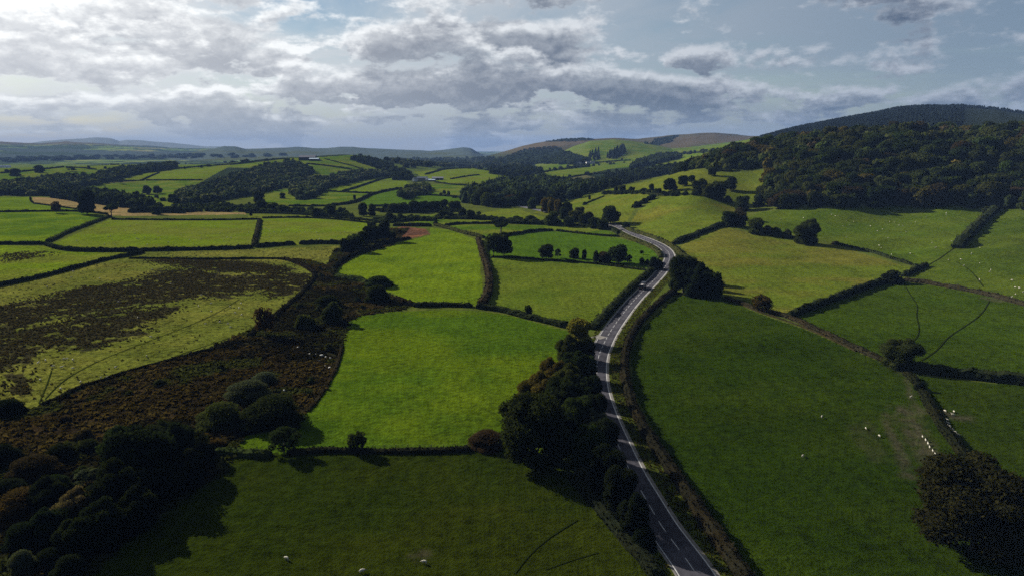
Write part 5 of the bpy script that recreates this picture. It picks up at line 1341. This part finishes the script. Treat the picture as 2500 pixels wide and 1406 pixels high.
# ------------------------------------------------------------------ sheep
M_FLEECE = simple_mat('fleece', (.33, .31, .26), (.26, .24, .19), 9.0, 0.95, bmp=0.03)
M_FACE = simple_mat('sheep_face', (.20, .18, .15), (.14, .12, .10), 9.0, 0.9)
def sheep_mesh(pose):
    """one continuous body grown from a skeleton: barrel, neck, head, muzzle, ears, tail and four jointed legs"""
    hz, hx = ((.30, .86) if pose == 'graze' else (.93, .72))
    J = {'hip': (-.42, 0, .62, .20, .21), 'mid': (0, 0, .62, .24, .25), 'sho': (.38, 0, .64, .19, .21), 'neck': (.58, 0, .62 if pose == 'graze' else .80, .11, .12),
         'head': (hx - .04, 0, hz + .10, .085, .10), 'muz': (hx + .10, 0, hz, .05, .06), 'tail': (-.60, 0, .62, .05, .05), 'tail2': (-.66, 0, .40, .035, .035)}
    for s, n in ((1, 'l'), (-1, 'r')):
        J['ear' + n] = (hx - .08, s * .14, hz + .14, .025, .02)
        J['fa' + n] = (.34, s * .12, .42, .08, .08); J['fk' + n] = (.35, s * .125, .24, .045, .045); J['ff' + n] = (.35, s * .125, .0, .042, .042)
        J['ha' + n] = (-.38, s * .12, .44, .10, .10); J['hk' + n] = (-.47, s * .125, .25, .048, .048); J['hf' + n] = (-.43, s * .125, .0, .042, .042)
    names = list(J); E = [('mid', 'hip'), ('mid', 'sho'), ('sho', 'neck'), ('neck', 'head'), ('head', 'muz'), ('hip', 'tail'), ('tail', 'tail2')]
    for n in 'lr': E += [('head', 'ear' + n), ('sho', 'fa' + n), ('fa' + n, 'fk' + n), ('fk' + n, 'ff' + n), ('hip', 'ha' + n), ('ha' + n, 'hk' + n), ('hk' + n, 'hf' + n)]
    me = bpy.data.meshes.new('sheep'); me.from_pydata([J[n][:3] for n in names], [(names.index(a), names.index(b)) for a, b in E], [])
    o = bpy.data.objects.new('sheep_build', me); COL.objects.link(o)
    sk = o.modifiers.new('skin', 'SKIN'); sb = o.modifiers.new('sub', 'SUBSURF'); sb.levels = 1; sb.render_levels = 1
    for i, n in enumerate(names):
        me.skin_vertices[0].data[i].radius = J[n][3:5]
        me.skin_vertices[0].data[i].use_root = (n == 'mid')
    dg = bpy.context.evaluated_depsgraph_get()
    r = bpy.data.meshes.new_from_object(o.evaluated_get(dg))
    bpy.data.objects.remove(o)
    r.name = 'sheep'; r.materials.clear(); r.materials.append(M_FLEECE); r.materials.append(M_FACE)
    for p in r.polygons:
        c = p.center
        p.material_index = 1 if (c.z < .30 and not (pose == 'graze' and c.x > .5)) or c.x > .60 else 0
        p.use_smooth = True
    return r
SHEEP = [sheep_mesh('graze'), sheep_mesh('stand')]
def sheep(px, py, label, group=None, rz=None, k=None, sc=1.0):
    P = hit(px, py)
    o = link('sheep', SHEEP[random.random() < .3 if k is None else k], None, (P[0], P[1], P[2] + .01))
    o.rotation_euler = (0, 0, random.uniform(0, 6.28) if rz is None else rz); s = random.uniform(.74, .88) * sc; o.scale = (s, s, s)
    return tag(o, label, 'sheep', group)
for px, py, lb, rz in ((700, 1366, 'grazing sheep towards the dark scrub end of the near pasture', 2.6), (884, 1397, 'sheep lowest in the near pasture facing the road', .5), (1036, 1375, 'sheep beside the worn patch of the near pasture', 2.9)):
    sheep(px, py, lb, None, rz, sc=1.0)
for X, Y in ((1895,425),(2015,400),(2015,475),(2195,430),(2300,400),(2280,445),(2245,490),(2305,510),(1960,595),(2095,578),(2175,595),(2200,628),(1920,320),(610,930),(640,930),(695,940),(365,970),(435,945),(510,1000),(590,1010),(695,1020),(385,1130),(580,1215),(770,1150),(965,1110),(1020,1105),(1105,1010),(1400,905),(1440,720),(1315,535),(470,165),(700,95),(450,240),(680,150),(950,160),(1450,75),(1630,215),(1130,385)):
    sheep(X * .256, 640 + Y * .256, 'pale sheep scattered over the rushy bog pasture', 'sheep on the bog pasture', sc=1.05)
for X, Y in ((720,1118),(755,1132),(780,1128),(858,1175),(925,1185),(828,1222),(890,1218),(1080,1225),(1190,1255),(1145,1270),(1255,1187),(1300,1190),(1345,1218),(1382,1225),(1498,1190),(1595,1143),(1332,1098),(1400,1102),(1782,1105),(1782,1120),(1410,1282),(855,1328),(1243,1335),(1650,1380),(1832,1367),(248,1160),(460,1150)):
    sheep(1840 + X * .264, 230 + Y * .264, 'white sheep spread over the slope below the hillside wood', 'sheep on the slope below the wood', sc=1.0)
for X, Y in ((1160,155),(1180,175),(1275,238),(1448,228),(1650,130),(1682,175),(1800,288),(1915,282),(1942,340),(2013,230),(2092,175),(2192,380),(2185,398),(2088,470),(2390,475),(2418,542),(2455,547),(2490,585),(2420,605),(2375,632),(2388,633),(2090,318)):
    sheep(1840 + X * .264, 560 + Y * .264, 'white sheep on the darker slope beyond the very thick hedge', 'sheep beyond the very thick hedge', sc=1.0)
for (X, Y), lb in zip(((1065,198),(463,332),(760,410),(852,462),(333,597),(1298,293),(1358,297),(1350,317),(1228,308)),
    ('sheep walking down the thin trodden path beside the bramble bank', 'sheep furthest out in the big dark pasture', 'first of two sheep above the paired muddy tracks', 'second of two sheep nearest the muddy track', 'grazing sheep low in the big dark pasture with a clear shadow',
     'first sheep on the muddy gateway by the bramble bank', 'sheep at the top of the muddy gateway group', 'sheep in the middle of the muddy gateway group', 'sheep stepping through the gap in the bramble bank')):
    sheep(1840 + X * .36, 900 + Y * .36, lb, sc=.95)
L1 = [(1148 + 138 * k / 8.6 + (2 if k % 3 else -3), 468 + 206 * k / 8.6) for k in range(9)]
for i, (X, Y) in enumerate(L1):
    a, b = hit(1840 + X * .36, 900 + Y * .36), hit(1840 + (X + 12) * .36, 900 + (Y + 18) * .36)
    sheep(1840 + X * .36, 900 + Y * .36, 'sheep walking in single file up the muddy track', 'sheep in the long file', math.atan2(a[1] - b[1], a[0] - b[0]), 1, .9)
for i, (X, Y) in enumerate([(1313,352),(1318,375),(1328,398),(1346,418),(1366,436),(1388,454)]):
    sheep(1840 + X * .36, 900 + Y * .36, 'sheep in the short file beyond the bramble bank', 'sheep in the short file', 2.3, 1, .9)
rs = np.random.default_rng(5)
for k in range(40):
    while True:
        px, py = rs.uniform(165, 612), 545 + 55 * rs.beta(1.6, 1.4)
        if px > 290 - (py - 540) * 2.4: break
    sheep(px, py, 'tiny pale sheep in the large bright sheep field', 'sheep in the large bright field')
for k in range(34): sheep(rs.uniform(642, 885), rs.uniform(550, 593), 'tiny pale sheep in the smaller bright sheep field', 'sheep in the smaller bright field')

# ------------------------------------------------------------------ boxes for made things
def box_bm(bm, c, s, rz=0.0, taper=1.0, bev=0.0):
    v = bmesh.ops.create_cube(bm, size=1.0)['verts']
    for p in v:
        t = taper if p.co.z > 0 else 1.0
        x, y, z = p.co.x * s[0] * t, p.co.y * s[1] * t, p.co.z * s[2]
        p.co = (c[0] + x * math.cos(rz) - y * math.sin(rz), c[1] + x * math.sin(rz) + y * math.cos(rz), c[2] + z)
    if bev:
        es = list({e for p in v for e in p.link_edges}); bmesh.ops.bevel(bm, geom=es, offset=bev, segments=2, affect='EDGES')
def cyl_bm(bm, c, r, w, seg=20, axis='y'):
    from mathutils import Matrix
    m = Matrix.Translation(c) @ (Matrix.Rotation(math.pi / 2, 4, 'X') if axis == 'y' else Matrix.Identity(4))
    bmesh.ops.create_cone(bm, cap_ends=True, segments=seg, radius1=r, radius2=r, depth=w, matrix=m)
def part(name, mat, parent, *shapes, bev=0.0):
    bm = bmesh.new()
    for s in shapes:
        if s[0] == 'b': box_bm(bm, *s[1:], bev=bev)
        elif s[0] == 'c': cyl_bm(bm, *s[1:])
        elif s[0] == 'p':                                   # prism: profile (y,z) extruded along x
            pr, x0, x1 = s[1:]; a = [bm.verts.new((x0, y, z)) for y, z in pr]; b = [bm.verts.new((x1, y, z)) for y, z in pr]; n = len(pr)
            bm.faces.new(a[::-1]); bm.faces.new(b)
            for k in range(n): bm.faces.new((a[k], a[(k + 1) % n], b[(k + 1) % n], b[k]))
    bmesh.ops.recalc_face_normals(bm, faces=bm.faces)
    me = bpy.data.meshes.new(name); bm.to_mesh(me); bm.free(); me.materials.append(mat)
    return link(name, me, parent)
M_TYRE = simple_mat('tyre_rubber', (.012, .012, .013), None, 3, 0.8)
M_STEEL = simple_mat('grey_steel', (.15, .155, .17), (.10, .105, .115), 1.5, 0.45, 0.4)
M_DARKP = simple_mat('dark_paint', (.018, .020, .028), None, 2, 0.35, 0.5)
M_GLASS = simple_mat('dark_glass', (.012, .014, .018), None, 2, 0.08, 0.6)
M_WHITEP = simple_mat('white_paint', (.50, .50, .49), (.43, .43, .42), 1, 0.4, 0.4)
M_REDL = simple_mat('red_lens', (.30, .012, .010), None, 2, 0.3, 0.5)
M_LOADM = simple_mat('load_gravel', (.22, .20, .19), (.12, .11, .11), 2.2, 0.9, bmp=.2)
def wheel(parent, x, y, r, w):
    t = part('wheel', M_TYRE, parent, ('c', (x, y, r), r, w, 20)); part('rim', M_STEEL, t, ('c', (x, y, r), r * .55, w * 1.06, 14)); return t
def road_pose(py_px, P=RC, lane=-1.7):
    """point and heading on the road where it passes photo row py_px"""
    best, bi = 1e9, 0
    for i in range(len(P)):
        v = P[i] - np.array([0, 0, CAM_H]); zc_ = v @ FWD
        if zc_ < 20: continue
        y = 703 - FPX * (v @ np.array([0, math.sin(PITCH), math.cos(PITCH)])) / zc_
        if abs(y - py_px) < best: best, bi = abs(y - py_px), i
    t = P[min(bi + 2, len(P) - 1)] - P[max(bi - 2, 0)]; hd = math.atan2(t[1], t[0])
    n = np.array([-math.sin(hd), math.cos(hd)])
    x, y = P[bi, 0] + n[0] * lane, P[bi, 1] + n[1] * lane
    return (x, y, float(hgt(x, y) + lift(x, y)) + .02), hd
# tipper lorry driving away on the left lane (x is forward)
loc, hd_ = road_pose(706, RC, 1.6)
lorry = tag(empty('tipper_lorry', loc, hd_), 'dark lorry with a grey load driving along the road straight', 'lorry')
part('chassis', M_DARKP, lorry, ('b', (0, 0, .75), (8.0, .9, .28)), ('b', (-1.2, 0, .95), (5.4, 2.1, .12)))
cab = part('cab', M_DARKP, lorry, ('b', (3.2, 0, 2.0), (1.9, 2.45, 2.3), 0.0, .94), ('b', (3.3, 0, .75), (1.9, 2.4, .5)), bev=.08)
part('windscreen', M_GLASS, cab, ('b', (4.13, 0, 2.35), (.08, 2.1, .9)))
part('side_window', M_GLASS, cab, ('b', (3.3, 1.205, 2.35), (1.0, .05, .75))); part('side_window', M_GLASS, cab, ('b', (3.3, -1.205, 2.35), (1.0, .05, .75)))
body = part('tipper_body', M_STEEL, lorry, ('b', (-1.2, 0, 1.18), (5.6, 2.5, .16)), ('b', (-1.2, 1.21, 1.9), (5.6, .08, 1.3)), ('b', (-1.2, -1.21, 1.9), (5.6, .08, 1.3)), ('b', (1.56, 0, 2.1), (.08, 2.5, 1.7)))
part('tailgate', M_DARKP, lorry, ('b', (-4.05, 0, 1.9), (.08, 2.46, 1.35)))
for x in (-3.0, -1.5, 0.0):
    for s in (-1, 1): part('side_rib', M_DARKP, body, ('b', (x, s * 1.28, 1.9), (.10, .06, 1.3)))
part('load', M_LOADM, lorry, ('b', (-1.2, 0, 2.15), (5.4, 2.3, .7), 0.0, .7), bev=.2)
for x in (3.1, -1.9, -3.2):
    for s in (-1, 1): wheel(lorry, x, s * 1.05, .52, .36)
for s in (-1, 1): part('tail_light', M_REDL, lorry, ('b', (-4.12, s * .95, .95), (.06, .35, .16)))
part('number_plate', simple_mat('plate_yellow', (.55, .42, .05)), lorry, ('b', (-4.12, 0, .9), (.04, .52, .12)))
part('mudguard', M_DARKP, lorry, ('b', (-2.6, 1.05, 1.07), (2.9, .45, .06)), ('b', (-2.6, -1.05, 1.07), (2.9, .45, .06)))
def small_vehicle(name, loc, hd, label, cat, L, Wd, H, mat, van=False):
    e = tag(empty(name, loc, hd), label, cat); h2 = Wd / 2
    pr = [(-h2, .35), (h2, .35), (h2, H * .62), (h2 * .86, H), (-h2 * .86, H), (-h2, H * .62)]
    if van: part('body', mat, e, ('p', pr, -L / 2, L * .28), ('b', (L * .38, 0, .35 + H * .25), (L * .22, Wd * .96, H * .5), 0.0, .95))
    else: part('body', mat, e, ('b', (0, 0, .72), (L, Wd, .62)), bev=.1); part('cabin', M_GLASS, e, ('b', (-.15, 0, 1.22), (L * .5, Wd * .84, .5), 0.0, .82))
    part('windscreen', M_GLASS, e, ('b', (L * .29, 0, H * .76), (.06, Wd * .8, H * .3)))
    for x in (-L * .3, L * .3):
        for s in (-1, 1): wheel(e, x, s * h2 * .92, .34, .22)
    for s in (-1, 1): part('headlight', M_STEEL, e, ('b', (L * .5 + .005, s * h2 * .7, .72), (.05, .3, .16)))
    return e
loc, h_ = road_pose(533, RC2, -2.0)
small_vehicle('white_van', loc, h_, 'white box van coming along the far road by the copse', 'van', 6.2, 2.2, 3.4, M_WHITEP, True)
loc, h_ = road_pose(536, RC2, 5.5)
small_vehicle('white_car', loc, h_ + math.pi, 'small white car just behind the white van', 'car', 4.3, 1.8, 1.5, M_WHITEP)
for px, py, lb in ((1264, 500, 'pale car at the far end of the road by the dark wood'), (1272, 497, 'second pale car higher up by the dark wood')):
    P = hit(px, py); small_vehicle('silver_car', (P[0], P[1], P[2] + .05), 2.6, lb, 'car', 4.6, 1.9, 1.6, M_WHITEP)

# ------------------------------------------------------------------ farm buildings
M_ROOF = simple_mat('slate_roof', (.17, .17, .185), (.12, .12, .13), 0.6, 0.6, 0.3)
M_PALER = simple_mat('pale_sheet_roof', (.36, .35, .32), (.28, .27, .26), 0.4, 0.6, 0.3)
M_BLUER = simple_mat('blue_grey_sheet_roof', (.20, .27, .34), (.16, .22, .28), 0.4, 0.55, 0.3)
M_WALLW = simple_mat('white_render', (.48, .47, .45), (.41, .40, .38), 0.5)
M_STONE = simple_mat('stone_wall', (.16, .14, .12), (.10, .09, .08), 1.5)
M_NAVY = simple_mat('navy_cladding', (.020, .024, .050), (.016, .018, .036), 0.3, 0.6)
M_DOOR = simple_mat('dark_opening', (.014, .013, .013), None, 1)
M_FRAMEW = simple_mat('window_frame', (.6, .6, .58), None, 1)
def building(name, px, py, L, Wd, wall_h, roof_h, rz, wall, roof, label, cat, windows=0, chimneys=0, door=False, wide_open=False):
    P = hit(px, py); e = tag(empty(name, (P[0], P[1], P[2] - .3), rz), label, cat); h2 = Wd / 2; H = wall_h
    part('wall', wall, e, ('p', [(-h2, -1.0), (h2, -1.0), (h2, H), (0, H + roof_h), (-h2, H)], -L / 2, L / 2))
    o = .35; k = roof_h / h2
    for s in (-1, 1):
        y1, z1 = s * (h2 + o), H - o * k
        part('roof', roof, e, ('p', [(0, H + roof_h + .03), (y1, z1 + .03), (y1, z1 + .18), (0, H + roof_h + .20)], -L / 2 - o, L / 2 + o))
    for i in range(windows):
        x = (i + .5) / windows * L - L / 2
        for z in ((1.5, 3.9) if H > 4.4 else (1.6,)):
            w_ = part('window', M_FRAMEW, e, ('b', (x, -h2 - .02, z), (1.15, .10, 1.25))); part('pane', M_GLASS, w_, ('b', (x, -h2 - .06, z), (.95, .06, 1.05)))
    for i in range(chimneys):
        x = (-1 if i == 0 else 1) * (L / 2 - .6); part('chimney', M_STONE, e, ('b', (x, 0, H + roof_h + .5), (.8, .8, 1.6)))
    if door: part('door', M_DOOR, e, ('b', (L * .1, -h2 - .02, 1.1), (1.1, .08, 2.1)))
    if wide_open:
        n = max(2, int(L / 7))
        for i in range(n): part('bay_opening', M_DOOR, e, ('b', ((i + .5) / n * L - L / 2, -h2 - .01, H * .45), (L / n * .78, .08, H * .82)))
    return e
building('farmhouse', 1031, 441, 22, 8, 5.4, 3.0, .05, M_STONE, M_PALER, 'long farmhouse with a pale sunlit roof behind the copse', 'farmhouse', 5, 2, True)
building('cottage', 1013, 443, 10, 7, 5.2, 3.2, .9, M_WALLW, M_ROOF, 'white gabled cottage at the tree end of the farm', 'cottage', 3, 1, True)
building('white_shed', 1044, 441, 8, 6, 3.2, 1.6, .4, M_WALLW, M_PALER, 'little white outbuilding beside the blue roofed shed', 'outbuilding', 2, 0, True)
building('blue_shed', 1055, 443, 14, 9, 3.0, 1.6, -.15, M_STONE, M_BLUER, 'farm shed with a blue grey sheet roof', 'shed', 0, 0, False, True)
building('barn', 1069, 440, 24, 10, 4.6, 2.4, .02, M_STONE, M_ROOF, 'long dark stone barn standing apart on the pasture', 'barn', 0, 0, False, True)
building('hilltop_barn', 752, 391, 44, 24, 7.5, 5.0, .02, M_NAVY, M_NAVY, 'large dark navy barn on the grassy hilltop', 'barn', 0, 0, False, True)
building('hilltop_shed', 768, 393, 26, 12, 5.0, 2.4, -.08, M_NAVY, M_BLUER, 'lower shed with a paler roof beside the hilltop barn', 'shed', 0, 0, False, True)
building('roadside_cottage', 1345, 487, 13, 7, 3.4, 2.6, .1, M_WALLW, M_PALER, 'pale roofed cottage hidden by the dark wood', 'cottage', 3, 1, True)
for px, py, lb in ((63, 388, 'tiny white farmhouse out on the far plain'), (5, 410, 'tiny white house at the far plain edge'), (18, 410, 'second tiny white house at the far plain edge')):
    building('far_house', px, py, 26, 12, 7, 4, .3, M_WALLW, M_WALLW, lb, 'house', 3, 1)
for px, py in ((1413, 402), (1436, 401), (1447, 400)):
    building('valley_house', px, py, 14, 8, 5, 3, .2, M_WALLW, M_ROOF, {1413: 'white house first in the valley below the green hill', 1436: 'white house second in the valley below the green hill', 1447: 'white house nearest the conifers below the green hill'}[px], 'house', 3, 1, True)
# wire fence along the bank by the windswept tree
FPt = line_world([(880,1097),(930,1096),(980,1095),(1030,1095),(1085,1095),(1140,1094)], 3.0, 1)
M_POST = simple_mat('weathered_post', (.10, .085, .065), (.07, .06, .05), 4)
fe = tag(empty('wire_fence', tuple(FPt[0])), 'post and wire fence on the tumbled bank beside the windswept tree', 'fence')
me_post = None
for p in FPt:
    q_ = p - FPt[0]
    if me_post is None:
        o = part('fence_post', M_POST, fe, ('b', (0, 0, .5), (.13, .13, 1.5), 0.0, .85)); me_post = o.data
    else: o = link('fence_post', me_post, fe)
    o.location = tuple(q_)
for h_ in (.45, .8, 1.1):
    V, F = tube([tuple(p - FPt[0] + np.array([0, 0, h_])) for p in FPt], [.014] * len(FPt), 4)
    link('fence_wire', mesh_np('fence_wire', V, F, [M_STEEL]), fe)
P = hit(203, 1339); bd = tag(empty('white_board', (P[0], P[1], P[2] + .25), .4), 'small white board lying by the grassy bank in the scrub', 'board')
part('board', M_WHITEP, bd, ('b', (0, 0, .05), (1.5, .55, .05))); part('batten', M_WHITEP, bd, ('b', (.3, -.5, 0), (1.1, .22, .04)))

# pale stones standing in for white water glints along the bracken edge
M_GLINTSTONE = simple_mat('glint_stone', (.34, .33, .31), (.24, .23, .21), 3.0, bmp=.05)
sv, sf = ico(2)
st_me = [mesh_np('stone', sv * (1 + .35 * (fbm(sv[:, 0] * 1.7 + k * 9, sv[:, 1] * 1.7 + sv[:, 2] * 2.1, 7 + k, 3) - .5))[:, None] * np.array([1, .75, .55]), sf, [M_GLINTSTONE], smooth=True) for k in range(3)]
for i, (X, Y) in enumerate(((500,815),(610,880),(665,885),(725,895),(765,910),(800,925),(700,945),(755,998),(800,1012),(715,1030),(740,1055),(630,1145),(365,1230))):
    P = hit(600 + X * .256, 640 + Y * .256); o = link('stone', st_me[i % 3], None, (P[0], P[1], P[2] + .25)); r_ = random.uniform(.45, .8); o.scale = (r_, r_, r_); o.rotation_euler = (0, 0, random.uniform(0, 6))
    tag(o, 'pale stone in place of a water glint in the bracken beside the bright pasture', 'stone', 'glint stones in the bracken')

# ------------------------------------------------------------------ haze: one box of thin pale air round everything
mh, q = new_mat('haze')
pv = q.n('ShaderNodeVolumePrincipled'); pv.inputs['Color'].default_value = (.34, .54, 1.0, 1); pv.inputs['Density'].default_value = HAZE_D; pv.inputs['Anisotropy'].default_value = -0.45
o = q.n('ShaderNodeOutputMaterial'); q.nt.links.new(pv.outputs[0], o.inputs['Volume'])
bm = bmesh.new(); v = bmesh.ops.create_cube(bm, size=1.0)['verts']
zlo, zhi = float(TZ.min()) - 3, max(float(TZ.max()) + 40, CAM_H + 30)
for p in v: p.co = (p.co.x * 34100, p.co.y * 34100, zlo if p.co.z < 0 else zhi)
me = bpy.data.meshes.new('haze'); bm.to_mesh(me); bm.free(); me.materials.append(mh)
tag(link('haze', me), kind='stuff')

# ------------------------------------------------------------------ unseen clouds added overhead, out of frame towards the sun, to dim the near fields
mc, q = new_mat('added_cloud_vapour')
lw = q.n('ShaderNodeLayerWeight'); lw.inputs[0].default_value = 0.5
_n = q.noise(pos(q), 0.006, 5, 0.6)
fac = q.m('MULTIPLY', q.ss(q.m('SUBTRACT', 1.0, lw.outputs['Facing']), 0.0, 0.75), q.add(.35, q.mul(_n, .75)), clamp=True)
fac = q.mul(fac, 0.15)
d = q.n('ShaderNodeBsdfTranslucent'); q.put(d.inputs[0], (.85, .86, .88)); d2 = q.n('ShaderNodeBsdfTransparent')
mx = q.n('ShaderNodeMixShader'); q.nt.links.new(fac, mx.inputs[0]); q.nt.links.new(d2.outputs[0], mx.inputs[1]); q.nt.links.new(d.outputs[0], mx.inputs[2])
o = q.n('ShaderNodeOutputMaterial'); q.nt.links.new(mx.outputs[0], o.inputs[0])
def added_cloud(cx, cy, rx, ry, rot, alt=950.0, thick=60.0):
    """an added flat cumulus at height alt whose shadow falls around (cx, cy) on the ground"""
    k = alt / SUN_DIR.z; bv, bf = ico(5)
    n = fbm(bv[:, 0] * 2.2 + cx * .01, bv[:, 1] * 2.2 + cy * .01, 3, 4)
    r = 0.8 + 0.5 * (n - .5)
    x = bv[:, 0] * r * rx; y = bv[:, 1] * r * ry; z = bv[:, 2] * thick * (0.7 + .9 * n)
    c, s = math.cos(rot), math.sin(rot)
    V = np.stack([x * c - y * s + cx + SUN_DIR.x * k, x * s + y * c + cy + SUN_DIR.y * k, z + alt], -1)
    return tag(link('added_cloud', mesh_np('added_cloud', V, bf, [mc], smooth=True)), kind='structure')
for a in ADDED_CLOUDS: added_cloud(*a)
